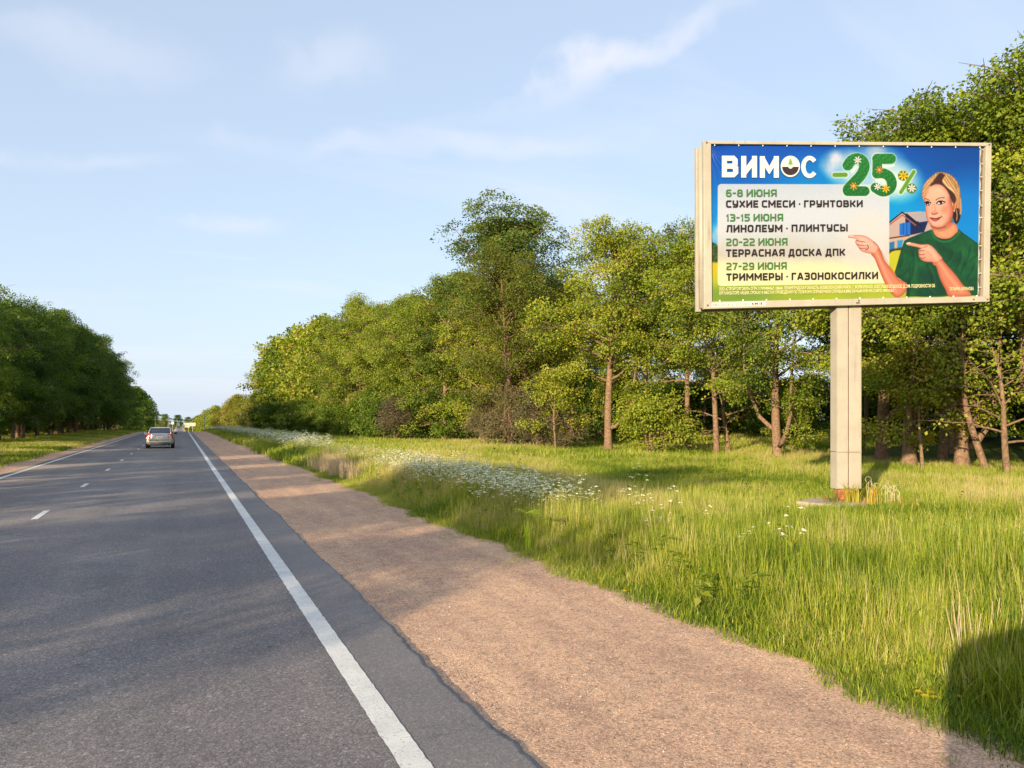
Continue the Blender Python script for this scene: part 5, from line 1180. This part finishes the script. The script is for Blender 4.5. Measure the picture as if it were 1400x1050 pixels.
rows = [('6-8 ИЮНЯ', 993.7, 1063.2, 258.2, 268.4, 258.1, 268.1, INK_G, .195), ('СУХИЕ СМЕСИ · ГРУНТОВКИ', 993.7, 1181, 273.1, 283.1, 272.9, 282.3, INK_K, .22),
        ('13-15 ИЮНЯ', 993.9, 1072, 291.8, 302.0, 291.4, 301.6, INK_G, .195), ('ЛИНОЛЕУМ · ПЛИНТУСЫ', 993.7, 1160.5, 306.9, 317.1, 305.7, 315.6, INK_K, .22),
        ('20-22 ИЮНЯ', 994.0, 1078, 325.4, 335.7, 324.7, 334.9, INK_G, .195), ('ТЕРРАСНАЯ ДОСКА ДПК', 993.7, 1157, 340.3, 350.6, 339.2, 349.0, INK_K, .22),
        ('27-29 ИЮНЯ', 994.2, 1077, 358.6, 368.8, 357.7, 367.8, INK_G, .195), ('ТРИММЕРЫ · ГАЗОНОКОСИЛКИ', 994.0, 1202, 373.3, 383.4, 371.0, 381.0, INK_K, .22)]
for s, x0, x1, a, b, c, d, mt, th in rows:
    mb = MB(); stroke_text(s, th, linemap(x0, x1, a, b, c, d), mb); bpart(mb, 'printed_line', mt)
# shop name
def disc_px(cx, cy, r, t, n=48, a0=0, a1=2 * math.pi, ry=None):
    return [fp(cx + r * math.cos(a), cy + (ry or r) * math.sin(a), t) for a in np.linspace(a0, a1, n, endpoint=(a1 - a0) < 6)]
for grow_, mt, t in ((0.55, INK_DB, -0.041), (0.0, INK_W, -0.036)):
    mb = MB()
    for ch, x0, x1 in (('В', 988, 1010.4), ('И', 1014.5, 1036.1), ('М', 1040, 1066)):
        g = grow_; h = 29.6
        asp = (x1 - x0) / h
        w0, st_ = GL[ch]; GLs = dict(GL); th = 0.235
        def mp_(u, v, x0=x0, x1=x1, g=g, t=t): return fp(x0 - g + (x1 - x0 + 2 * g) * u, 241.6 + g - (29.6 + 2 * g) * v + (x0 - 988) * 0.012, t)
        old = GL[ch]; GL[ch] = (asp, old[1]); stroke_text(ch, th + g * 0.012, mp_, mb); GL[ch] = old
    bpart(mb, 'shop_name', mt)
    # the open C
    mb = MB(); n = 40; ro, ri = (11.6 + grow_, 15.2 + grow_), (5.6 - grow_, 9.4 - grow_); cx_, cy_ = 1108.2, 227.4
    an = np.linspace(math.radians(38), math.radians(322), n); o_ = len(mb.v)
    for a in an: mb.v.append(tuple(fp(cx_ + ro[0] * math.cos(a), cy_ - ro[1] * math.sin(a), t)))
    for a in an: mb.v.append(tuple(fp(cx_ + ri[0] * math.cos(a), cy_ - ri[1] * math.sin(a), t)))
    mb.f += [(k, k + 1, n + k + 1, n + k) for k in range(n - 1)]; bpart(mb, 'shop_name', mt)
lc = (1081.9, 226.6)
for r, mt, t in ((14.0, INK_DB, -0.041), (13.2, INK_W, -0.0365)):
    mb = MB(); mb.v = [tuple(p) for p in disc_px(*lc, r, t, ry=r * 1.1)]; mb.f = [tuple(range(len(mb.v)))]; bpart(mb, 'emblem', mt)
mb = MB(); pts = disc_px(lc[0], lc[1] + 0.6, 11.4, -0.034, 26, 0, math.pi, 11.6); mb.v = [tuple(p) for p in pts]; mb.f = [tuple(range(len(pts)))]; bpart(mb, 'emblem', ink('ink_brown_black', (0.03, 0.018, 0.018)))
mb = MB(); pts = disc_px(lc[0], lc[1] + 0.4, 3.0, -0.0315, 16, 0, math.pi, 2.8); mb.v = [tuple(p) for p in pts]; mb.f = [tuple(range(len(pts)))]; bpart(mb, 'emblem', INK_W)
mb = MB(); pts = [(0, -11.2), (1.8, -8.4), (1.0, -8.4), (2.9, -5.6), (1.7, -5.6), (3.8, -2.6), (.6, -2.6), (.6, -1.2), (-.6, -1.2), (-.6, -2.6), (-3.8, -2.6), (-1.7, -5.6), (-2.9, -5.6), (-1.0, -8.4), (-1.8, -8.4)]
mb.v = [tuple(fp(lc[0] + a, lc[1] + b, -0.033)) for a, b in pts]; mb.f = [tuple(range(len(pts)))]; bpart(mb, 'emblem', INK_T)
# small print with the built-in typeface
def small_text(name, body, mapf, mat, bold=0.0):
    cu = bpy.data.curves.new(name, 'FONT'); cu.body = body; cu.offset = bold; cu.resolution_u = 2
    ob = bpy.data.objects.new(name, cu); COL.objects.link(ob)
    dg = bpy.context.evaluated_depsgraph_get(); me = bpy.data.meshes.new_from_object(ob.evaluated_get(dg))
    bpy.data.objects.remove(ob); co = np.array([v.co[:] for v in me.vertices]); x0, x1 = co[:, 0].min(), co[:, 0].max(); y0, y1 = 0.0, 0.73
    for v in me.vertices: v.co = mapf((v.co.x - x0) / (x1 - x0), (v.co.y - y0) / (y1 - y0)) - bl
    me.materials.clear(); me.materials.append(mat); me.name = name
    return bobj(name, me)
small_text('small_print', 'ООО «СТРОЙТОРГОВЛЯ» ОГРН 1174704004567, 188640, ЛЕНИНГРАДСКАЯ ОБЛАСТЬ, ВСЕВОЛОЖСКИЙ РАЙОН, Г. ВСЕВОЛОЖСК, КОЛТУШСКОЕ ШОССЕ, Д. 298. ПОДРОБНОСТИ ОБ', linemap(984.3, 1280, 392.6, 396.8, 387.8, 392.2, -0.036), INK_CR, 0.02)
small_text('small_print', 'ОРГАНИЗАТОРЕ АКЦИИ, СРОКАХ И МЕСТАХ ПРОВЕДЕНИЯ ПО ТЕЛЕФОНУ СПРАВОЧНОЙ СЛУЖБЫ 8 (800) 333-46-00 ИЛИ НА САЙТЕ VIMOS.RU', linemap(984.3, 1223.5, 398.2, 402.5, 394.4, 398.6, -0.036), INK_CR, 0.02)
small_text('small_print', 'ТАТЬЯНА БУЛАНОВА', linemap(1300, 1333.2, 392.2, 396.6, 391.8, 396.2, -0.036), INK_CR, 0.02)
mb = MB(); q = [(973, 414.2), (1046.5, 411.9), (1046.5, 417.6), (973, 420.2)]; mb.hexa([fp(*p, 0.004) for p in q] + [fp(*p, 0.001) for p in q]); stick = bpart(mb, 'owner_sticker', WHITE_M)
small_text('sticker_text', 'MELVIS  812  337 7677', linemap(975, 1026, 415.6, 418.8, 413.8, 417.0, 0.006), INK_GY)
small_text('sticker_text', '4-44-18', linemap(1027.5, 1042, 413.7, 417.0, 413.2, 416.5, 0.006), INK_K, 0.03)
# white lacing loops along the banner's hem
mb = MB()
for k in range(12):
    x = 978 + k * 33; y = 197.0 + k * 0.27; a = fp(x, y + 1.8, -0.03); b = fp(x, y - 0.8, -0.03); mb.tube([a, b], 0.012, 5)
for k in range(11):
    y = 203 + k * 19.0; x = 1343.4 - (y - 200) * 0.016; mb.tube([fp(x - 1.8, y, -0.03), fp(x + 2.6, y + random.uniform(-2, 2), -0.03)], 0.007, 5)
for k in range(12):
    x = 985 + k * 32; y = 411.2 - k * 0.57; mb.tube([fp(x, y - 1.5, -0.03), fp(x, y + 1.0, -0.03)], 0.015, 5)
bpart(mb, 'lacing', WHITE_M)
# ------------------------------------------------------------ cars
def paint(name, col, metal=0.6, rough=0.28):
    m, nt, bs, out = mat_new(name); tc = nnode(nt, 'ShaderNodeTexCoord'); n = noise(nt, 3, 4, 0.6, tc.outputs['Object'])
    nt.links.new(ramp(nt, n.outputs['Fac'], [(0.3, tuple(c * 0.9 for c in col)), (0.7, col)]), bs.inputs['Base Color'])
    bs.inputs['Metallic'].default_value = metal; bs.inputs['Roughness'].default_value = rough; bs.inputs['Coat Weight'].default_value = 0.6; bs.inputs['Coat Roughness'].default_value = 0.06
    return m
SILVER = paint('champagne_silver_paint', (0.55, 0.50, 0.44)); WHITE_C = paint('white_car_paint', (0.75, 0.75, 0.75), 0.0); DARK_C = paint('dark_blue_paint', (0.03, 0.04, 0.07), 0.3)
GLASS = simple('tinted_glass', (0.02, 0.03, 0.06), 0.06, var=0.02, spec=0.8); RUBBER = simple('tyre_rubber', (0.02, 0.02, 0.02), 0.85); PLASTIC = simple('black_plastic', (0.03, 0.03, 0.032), 0.6)
TAIL = simple('red_lamp_glass', (0.75, 0.05, 0.03), 0.15, spec=0.8); TAILW = simple('clear_lamp_glass', (0.65, 0.5, 0.45), 0.15, spec=0.8); TAILP = simple('pink_lamp_glass', (0.7, 0.25, 0.18), 0.3); PLATE = simple('number_plate_white', (0.7, 0.7, 0.66), 0.5); RIM = simple('alloy_rim', (0.5, 0.5, 0.5), 0.35, metal=0.8)
def loft(stations, mat, name, parent, sub=2, close=True):
    """stations: (y, [(x,z)...] half outline from bottom centre to top centre)"""
    mb = MB(); rings = []
    for y, half in stations:
        ring = [(x, y, z) for x, z in half] + [(-x, y, z) for x, z in half[::-1] if x > 1e-6]
        rings.append([len(mb.v) + k for k in range(len(ring))]); mb.v += ring
    n = len(rings[0])
    for a, b in zip(rings, rings[1:]):
        for k in range(n): j = (k + 1) % n; mb.f.append((a[k], b[k], b[j], a[j]))
    if close: mb.f.append(tuple(rings[0])); mb.f.append(tuple(rings[-1][::-1]))
    o = mb.build(name, mat, parent, smooth=True)
    s = o.modifiers.new('subdivision', 'SUBSURF'); s.levels = s.render_levels = sub
    return o
def sedan(label, col, name='sedan_car', group=None):
    t = empty(name); tag(t, label, 'car', group)
    def st(y, w, zb, zs, zt, wt): return (y, [(0, zb), (w * .82, zb), (w * .97, zb + .10), (w, zs), (w * .98, zs + .16), (wt, zt - .03), (wt * .9, zt), (0, zt + .015)])
    loft([st(-2.20, .74, .36, .50, .93, .66), st(-2.16, .84, .28, .50, 1.00, .72), st(-1.95, .89, .24, .52, 1.06, .74), st(-1.5, .905, .22, .54, 1.07, .78), st(-.8, .91, .22, .54, 1.02, .84), (0.2, st(0, .91, .22, .54, .98, .84)[1]),
          st(.9, .91, .22, .54, .97, .84), st(1.4, .90, .22, .52, .93, .78), st(1.9, .87, .24, .50, .84, .70), st(2.15, .78, .28, .46, .72, .60), st(2.2, .66, .34, .46, .64, .5)], col, 'body', t)
    # greenhouse in glass, roof and pillars proud of it
    def gh(y, wb, wt, z0, z1): return (y, [(0, z0), (wb, z0), (wb - .01, z0 + .04), (wt + .03, z1 - .07), (wt, z1 - .02), (0, z1)])
    loft([gh(-1.62, .68, .60, 1.0, 1.07), gh(-1.45, .75, .64, 1.0, 1.17), gh(-.98, .80, .62, .98, 1.42), gh(-.3, .82, .60, .95, 1.45), gh(.35, .82, .58, .93, 1.42), gh(.95, .80, .64, .92, 1.14), gh(1.2, .78, .66, .92, 1.0)], GLASS, 'window_glass', t)
    loft([(y, [(0, z), (w, z - .02), (w + .025, z), (w, z + .03), (0, z + .05)]) for y, w, z in ((-1.02, .60, 1.385), (-.9, .615, 1.41), (-.3, .62, 1.43), (.2, .61, 1.42), (.42, .58, 1.39))], col, 'roof', t)
    for s in (-1, 1):
        mb = MB(); mb.tube([(s * .70, -1.60, 1.06), (s * .665, -1.3, 1.25), (s * .63, -1.0, 1.41)], [.055, .045, .035], 6); mb.tube([(s * .74, 1.1, .98), (s * .67, .75, 1.22), (s * .60, .38, 1.41)], .03, 6)
        mb.tube([(s * .83, -.25, .98), (s * .655, -.28, 1.41)], .03, 6); mb.tube([(s * .835, 1.1, .985), (s * .845, 0, 1.0), (s * .82, -1.2, 1.05)], .018, 6); mb.build('pillar', col, t, smooth=True)
        mb = MB(); mb.hexa([(s * .48, -2.19, 1.01), (s * .80, -2.13, 1.02), (s * .885, -2.05, .72), (s * .50, -2.225, .72), (s * .52, -2.1, .98), (s * .80, -1.85, .99), (s * .885, -1.80, .74), (s * .54, -2.1, .74)]); tl = mb.build('tail_light', TAIL, t, bevel=.02)
        mb = MB(); mb.hexa([(s * .58, -2.20, .87), (s * .78, -2.135, .87), (s * .79, -2.135, .79), (s * .58, -2.215, .79), (s * .58, -2.1, .87), (s * .77, -2.0, .87), (s * .78, -2.0, .79), (s * .58, -2.1, .79)]); mb.build('lamp_insert', TAILP, tl, bevel=.01)
        mb = MB(); mb.box((s * .62, 2.06, .66), (.34, .22, .14)); mb.build('headlight', TAILW, t, bevel=.04)
        mb = MB(); mb.tube([(s * .86, .78, .98), (s * .93, .76, 1.0)], .02, 6); mb.box((s * 1.0, .74, 1.02), (.17, .08, .13)); mb.build('side_mirror', PLASTIC if s > 0 else col, t, bevel=.02)
        for y in (-1.32, 1.32):
            w = empty('wheel'); w.parent = t; w.location = (s * .80, y, .31)
            mb = MB(); n = 20; pr = [(-.1, .22), (-.11, .29), (-.08, .315), (.08, .315), (.11, .29), (.1, .22)]
            for k in range(n):
                a = 2 * math.pi * k / n; mb.v += [(x, r * math.cos(a), r * math.sin(a)) for x, r in pr]
            for k in range(n):
                for q in range(5): a, b = k * 6 + q, ((k + 1) % n) * 6 + q; mb.f.append((a, a + 1, b + 1, b))
            mb.build('tyre', RUBBER, w, smooth=True)
            mb = MB(); mb.tube([(-.09, 0, 0), (.09, 0, 0)], .21, 18); mb.build('rim', RIM, w)
    mb = MB(); mb.box((0, -2.175, .84), (.56, .05, .15)); mb.build('plate_recess', PLASTIC, t, bevel=.02)
    mb = MB(); mb.box((0, -2.212, .84), (.50, .02, .105)); mb.build('number_plate', PLATE, t)
    mb = MB(); mb.box((0, -2.185, .30), (1.30, .14, .16)); mb.build('rear_valance', PLASTIC, t, bevel=.03)
    mb = MB(); mb.box((0, -2.235, .60), (1.36, .06, .035)); mb.build('bumper_groove', PLASTIC, t, bevel=.01)
    mb = MB(); mb.box((0, -2.22, .50), (1.46, .10, .14)); mb.build('bumper', col, t, bevel=.04)
    mb = MB(); mb.tube([(.45, -2.28, .25), (.45, -2.0, .27)], .03, 8); mb.build('exhaust_pipe', RIM, t)
    mb = MB(); mb.tube([(0, -.85, 1.46), (0, -1.05, 1.62)], .008, 5); mb.build('aerial', PLASTIC, t)
    return t
def place(o, x, y, rz=0, dz=0):
    o.location = (x, y, float(along(y)) + dz); o.rotation_euler = (-math.atan((float(along(y + 2)) - float(along(y - 2))) / -4) if rz == 0 else 0, 0, rz); return o
cx, cy = G(218.5, 55.0)
place(sedan('champagne silver sedan driving away in the right lane, red tail lights', SILVER), cx + 0.05, cy, 0, 0.01)
def copy_tree(o, parent=None):
    c = o.copy(); COL.objects.link(c); c.parent = parent
    for ch in list(o.children): copy_tree(ch, c)
    return c
far_car = sedan('white car far ahead near the end of the right lane', WHITE_C); place(far_car, -0.9, 330)
c2_ = copy_tree(far_car); place(c2_, -4.1, 290, math.pi); c2_['label'] = 'white car coming towards the viewer far down the left lane'
c3_ = copy_tree(far_car); place(c3_, -4.2, 400, math.pi); c3_['label'] = 'pale speck of a second oncoming car near the vanishing point'
# the photographer's own van, standing behind the camera at its right; its shadow falls on gravel and grass
van = empty('parked_van', (0.86, -0.12, 0)); van.scale = (1, 1, 1.06); tag(van, 'dark van parked right behind the viewpoint, its shadow falling on the verge', 'van')
def vs(y, w, zb, zt, wt): return (y, [(0, zb), (w * .9, zb), (w, zb + .12), (w, 1.0), (w * .98, 1.2), (wt, zt - .12), (wt * .85, zt), (0, zt + .02)])
loft([vs(-4.7, .85, .35, 1.78, .74), vs(-4.6, .92, .25, 1.86, .80), vs(-3, .95, .22, 1.92, .84), vs(-1.2, .95, .22, 1.92, .84), vs(-.45, .95, .24, 1.92, .86), vs(-.10, .95, .26, 1.86, .90), vs(0, .93, .30, 1.7, .88)], DARK_C, 'body', van)
mb = MB(); mb.hexa([(-.78, .02, 1.15), (.78, .02, 1.15), (.74, .0, 1.62), (-.74, .0, 1.62), (-.78, -.1, 1.15), (.78, -.1, 1.15), (.74, -.1, 1.62), (-.74, -.1, 1.62)]); mb.build('windshield', GLASS, van)
for s in (-1, 1):
    mb = MB(); mb.hexa([(s * .945, -.7, 1.18), (s * .945, -4.2, 1.18), (s * .865, -4.1, 1.72), (s * .865, -.9, 1.72), (s * .90, -.7, 1.18), (s * .90, -4.2, 1.18), (s * .82, -4.1, 1.72), (s * .82, -.9, 1.72)]); mb.build('side_window', GLASS, van)
    mb = MB(); mb.box((s * .66, -.02, .72), (.3, .1, .2)); mb.build('headlight', TAILW, van, bevel=.03)
    mb = MB(); mb.box((s * 1.05, -.75, 1.2), (.18, .1, .26)); mb.build('side_mirror', PLASTIC, van, bevel=.03)
    for y in (-.95, -3.8): mb = MB(); mb.tube([(s * .72, y, .33), (s * .96, y, .33)], .33, 20); mb.build('wheel', RUBBER, van)

# ------------------------------------------------------------ far panels, posts and signs down the road
SIGN_Y = simple('pale_yellow_panel', (0.62, 0.58, 0.38), 0.6); GREYP = simple('grey_post', (0.4, 0.4, 0.4), 0.6); SIGN_B = simple('sign_blue', (0.05, 0.15, 0.5), 0.5); YEL = simple('yellow_paint', (0.6, 0.45, 0.03), 0.6)
def far_panel(px, depth, w, h, ytop, label, posts=1):
    x, y = G(px, depth); z0 = float(ground_z(x, y)); t = empty('far_billboard', (x, y, z0)); tag(t, label, 'billboard')
    zt = EYE + (575 - ytop) / 1050 * depth - z0
    mb = MB(); mb.box((0, 0, zt - h / 2), (w, .25, h)); mb.build('panel', SIGN_Y, t, bevel=.03)
    mb = MB(); mb.box((0, -.14, zt - .05), (w, .04, .1)); mb.box((0, -.14, zt - h + .05), (w, .04, .1)); mb.build('frame', GREYP, t)
    for k in range(posts):
        mb = MB(); xx = 0 if posts == 1 else (-1 + 2 * k) * w * .3; mb.tube([(xx, .05, -.3), (xx, .05, zt - h)], .12, 8); mb.build('post', YEL if posts == 2 else GREYP, t)
far_panel(255, 330, 2.5, 2.1, 578.0, 'larger left one of two pale yellow panels far down the right side', 2)
far_panel(263.5, 345, 2.4, 1.6, 577.8, 'smaller right one of two pale yellow panels far down the right side')
def post(px, depth, h, label, sign=None, mat=None, arm=False):
    x, y = G(px, depth); z0 = float(ground_z(x, y)); t = empty('road_sign' if sign else 'lamp_post', (x, y, z0)); tag(t, label, 'road sign' if sign else 'lamp post')
    mb = MB(); mb.tube([(0, 0, -.2), (0, 0, h)], .07 if sign else .10, 8); mb.build('post', GREYP, t)
    if sign: mb = MB(); mb.box((0, -.09, h - sign / 2), (sign, .03, sign)); mb.build('sign_plate', mat or PLATE, t, bevel=.02)
    else: mb = MB(); mb.tube([(0, 0, h), (.9, 0, h + .25), (1.6, 0, h + .3)], .05, 6); mb.build('arm', GREYP, t); mb = MB(); mb.box((1.8, 0, h + .3), (.6, .25, .12)); mb.build('lamp_head', GREYP, t, bevel=.03)
post(212.3, 200, 4.6, 'thin pale post beside the road just left above the silver car'); post(222.5, 300, 6.5, 'taller lamp post far off behind the silver car'); post(230, 420, 8.0, 'distant lamp post left of the vanishing road')
post(231.5, 300, 5.9, 'small white square sign far off, left one of two', 1.0); post(236, 320, 6.3, 'small white square sign far off, right one of two', 1.0); post(243.4, 260, 4.2, 'white road sign at the right edge line far ahead', 1.0); post(250.2, 250, 3.2, 'low white marker sign on the far right shoulder', 0.9)
post(279.5, 190, 4.6, 'thin pale post standing before the yellow trees on the right', None)

# ------------------------------------------------------------ single plants in the verge
def np_plant(name, label, cat, parts, x, y, rz=0, sc=1.0):
    t = empty(name, (x, y, float(ground_z(x, y))), rz); t.scale = (sc, sc, sc); tag(t, label, cat)
    for nm, me in parts: mobj(nm, me, t)
    return t
LEAFG = leaf_mat('weed_leaf', [(0.07, 0.12, 0.015), (0.14, 0.2, 0.02), (0.22, 0.28, 0.03)], trans=0.25)
STRAW_D = leaf_mat('dry_stalk', [(0.36, 0.28, 0.18), (0.5, 0.4, 0.27), (0.6, 0.5, 0.34)], trans=0.05)
YELLOWISH = leaf_mat('yellowing_blade', [(0.25, 0.28, 0.03), (0.42, 0.34, 0.04), (0.5, 0.3, 0.07)], trans=0.25)
rp = np.random.default_rng(77)
# yellow green fern like tuft
V, F = [], []
for k in range(26):
    a = rp.uniform(0, 6.28); L = rp.uniform(.22, .36); bend = rp.uniform(.4, 1.0)
    for j in range(7):
        t = (j + 1) / 8; c = np.array((math.cos(a) * L * t, math.sin(a) * L * t, .58 + .22 * t - .25 * bend * t * t * 1.3)); wd = .065 * (1 - t) + .012; s = np.array((-math.sin(a), math.cos(a), 0)); f = np.array((math.cos(a), math.sin(a), -.3)) * .022
        for sg in (-1, 1): o = len(V); V += [c, c + s * sg * wd * .6 + f, c + s * sg * wd + f * 1.5, c + s * sg * wd * .5 - f * .3]; F.append((o, o + 1, o + 2, o + 3))
x, y = G(722, 11.6); np_plant('fern_tuft', 'bright yellow green feathery tuft at the gravel side of the tall grass', 'plant', [('fronds', np_mesh('fronds', V, np.array(F), FERN, tint=rp.uniform(0, 1, len(F)))), ('stems', blades(rp, 18, .05, .55, .7, .012, .15, FERN, 3))], x, y)
# dry stalks in the shaded grass bottom right
def stalks(n, h, spread, lean, mat, r=.005):
    mb = MB()
    for k in range(n):
        bx, by = rp.normal(0, spread), rp.normal(0, spread * .6); hh = h * rp.uniform(.75, 1.08); lx, ly = rp.normal(lean, .1), rp.normal(0, .08)
        mb.tube([(bx, by, 0), (bx + lx * hh * .5, by + ly * hh * .5, hh * .5), (bx + lx * hh * 1.05, by + ly * hh, hh)], [r, r * .85, r * .5], 5)
    me = mb.mesh('stalks', mat); a = me.attributes.new('tint', 'FLOAT', 'FACE'); a.data.foreach_set('value', np.full(len(me.polygons), .8, np.float32)); return me
x, y = G(1322, 5.9); np_plant('dry_stalks', 'bundle of pale dry hollow stalks in shaded grass, left and larger one', 'dry plant', [('stalks', stalks(9, .62, .05, -.05, STRAW_D, .0045))], x, y)
x, y = G(1352, 6.0); np_plant('dry_stalks', 'few pale dry stalks beside the larger bundle, leaning right', 'dry plant', [('stalks', stalks(3, .60, .025, .08, STRAW_D, .0045))], x, y)
# yellow flowers at the gravel edge
def dandelion():
    mb = MB(); mb.tube([(0, 0, 0), (.01, 0, .06)], .004, 5); st_ = mb.mesh('stem', LEAFG); a = st_.attributes.new('tint', 'FLOAT', 'FACE'); a.data.foreach_set('value', np.full(len(st_.polygons), .6, np.float32))
    V, F = [], []
    for r0_, zz_, n_ in ((.028, .062, 14), (.018, .068, 10)):
        for k in range(n_):
            a = 6.28 * k / n_; s = np.array((-math.sin(a), math.cos(a), 0)) * .006; e = np.array((math.cos(a), math.sin(a), .1)) * r0_; c = np.array((.01, 0, zz_)); o = len(V); V += [c, c + e * .6 + s, c + e, c + e * .6 - s]; F.append((o, o + 1, o + 2, o + 3))
    return st_, np_mesh('petals', V, np.array(F), YELLOW_PETAL, tint=rp.uniform(0, 1, len(F)))
ds, dp = dandelion()
for px, dp_, z_, lb in ((1258, 953, .05, 'leftmost low yellow flower at the edge of the gravel'), (1266, 958, .03, 'yellow flower just right of the leftmost one on the gravel edge'), (1272, 953, .06, 'yellow flower at the top right of the small edge cluster'), (1275, 960, .03, 'lowest yellow flower of the small edge cluster'),
                        (1281, 920, .10, 'single yellow flower up in the shaded grass edge'), (1310, 960, .03, 'single yellow flower in the shade right of the edge cluster'), (821, 795, .03, 'tiny yellow flower at the far gravel edge'), (853, 812, .03, 'tiny yellow flower on the gravel edge right of another')):
    d_ = EYE * 1050 / (dp_ - 575); x, y = G(px, d_); np_plant('yellow_flower', lb, 'flower', [('stem', ds), ('petals', dp)], x, y, rp.uniform(0, 6), 1.15)
# weeds round the pole foot
foot = Vector((pc.x, pc.y, 0))
for dx_, dy_, kind_, lb in ((-.10, -.42, 0, 'yellowing long leaved tuft in front of the rusty pole foot'), (.22, -.55, 0, 'yellowish tuft at the right of the rusty pole foot'), (.42, -.25, 1, 'curled dry stalks right beside the pole foot'), (.95, -.1, 1, 'curled dry stalks a step to the right of the pole'), (.85, -.5, 2, 'reddish dry grass tuft right of the pole'), (-.45, -.3, 3, 'green long grass tuft left of the pole foot')):
    p_ = foot + U * dx_ - W * dy_ * -1
    if kind_ == 0: me = blades(rp, 34, .12, .35, .62, .022, .5, YELLOWISH, 4, (.1, .9))
    elif kind_ == 1:
        mb = MB()
        for k in range(9):
            a = rp.uniform(0, 6.28); bx, by = rp.normal(0, .08), rp.normal(0, .05); h_ = rp.uniform(.25, .55); rc = rp.uniform(.03, .07)
            pts = [(bx, by, 0), (bx, by, h_ * .6)] + [(bx + math.cos(a) * rc * (1 - math.cos(q)), by + math.sin(a) * rc * (1 - math.cos(q)), h_ * .75 + rc * math.sin(q)) for q in np.linspace(0.3, 4.2, 7)]
            mb.tube(pts, .0035, 5)
        me = mb.mesh('curled_stalks', STRAW_D); a_ = me.attributes.new('tint', 'FLOAT', 'FACE'); a_.data.foreach_set('value', np.full(len(me.polygons), .9, np.float32))
    elif kind_ == 2: me = blades(rp, 60, .28, .2, .42, .010, .5, YELLOWISH, 3, (.6, 1.0))
    else: me = blades(rp, 30, .1, .4, .65, .016, .6, GRASS, 4, (.4, .8))
    t = empty('weed_tuft', (p_.x, p_.y, 0.34 if kind_ != 3 and dx_ < .6 else 0.2), rp.uniform(0, 6)); t.scale = (1.15, 1.15, 1.1); tag(t, lb, 'weed'); mobj('dry_stems' if kind_ in (1, 2) else 'blades', me, t)
# little ragged weed rosettes creeping onto the gravel
for px, py, s, lb in ((1150, 918, 1.2, 'flat ragged weed patch lying on the gravel edge'), (1195, 925, 1.4, 'larger ragged dry weed patch on the gravel edge near the shade'), (1215, 935, .8, 'small weed rosette beside the larger patch on the gravel')):
    d_ = EYE * 1050 / (py - 575); x, y = G(px, d_); me = blades(rp, 40, .13, .04, .12, .007, 1.6, GRASS, 3, (.3, 1)); t = empty('gravel_weed', (x, y, float(ground_z(x, y)) + .01)); t.scale = (s, s, 1); tag(t, lb, 'weed'); mobj('leaves', me, t)
# knee high seedheads reaching above the near grass
for k, (px, py) in enumerate(((1150, 16), (1010, 13), (905, 12.5), (1230, 9))): pass
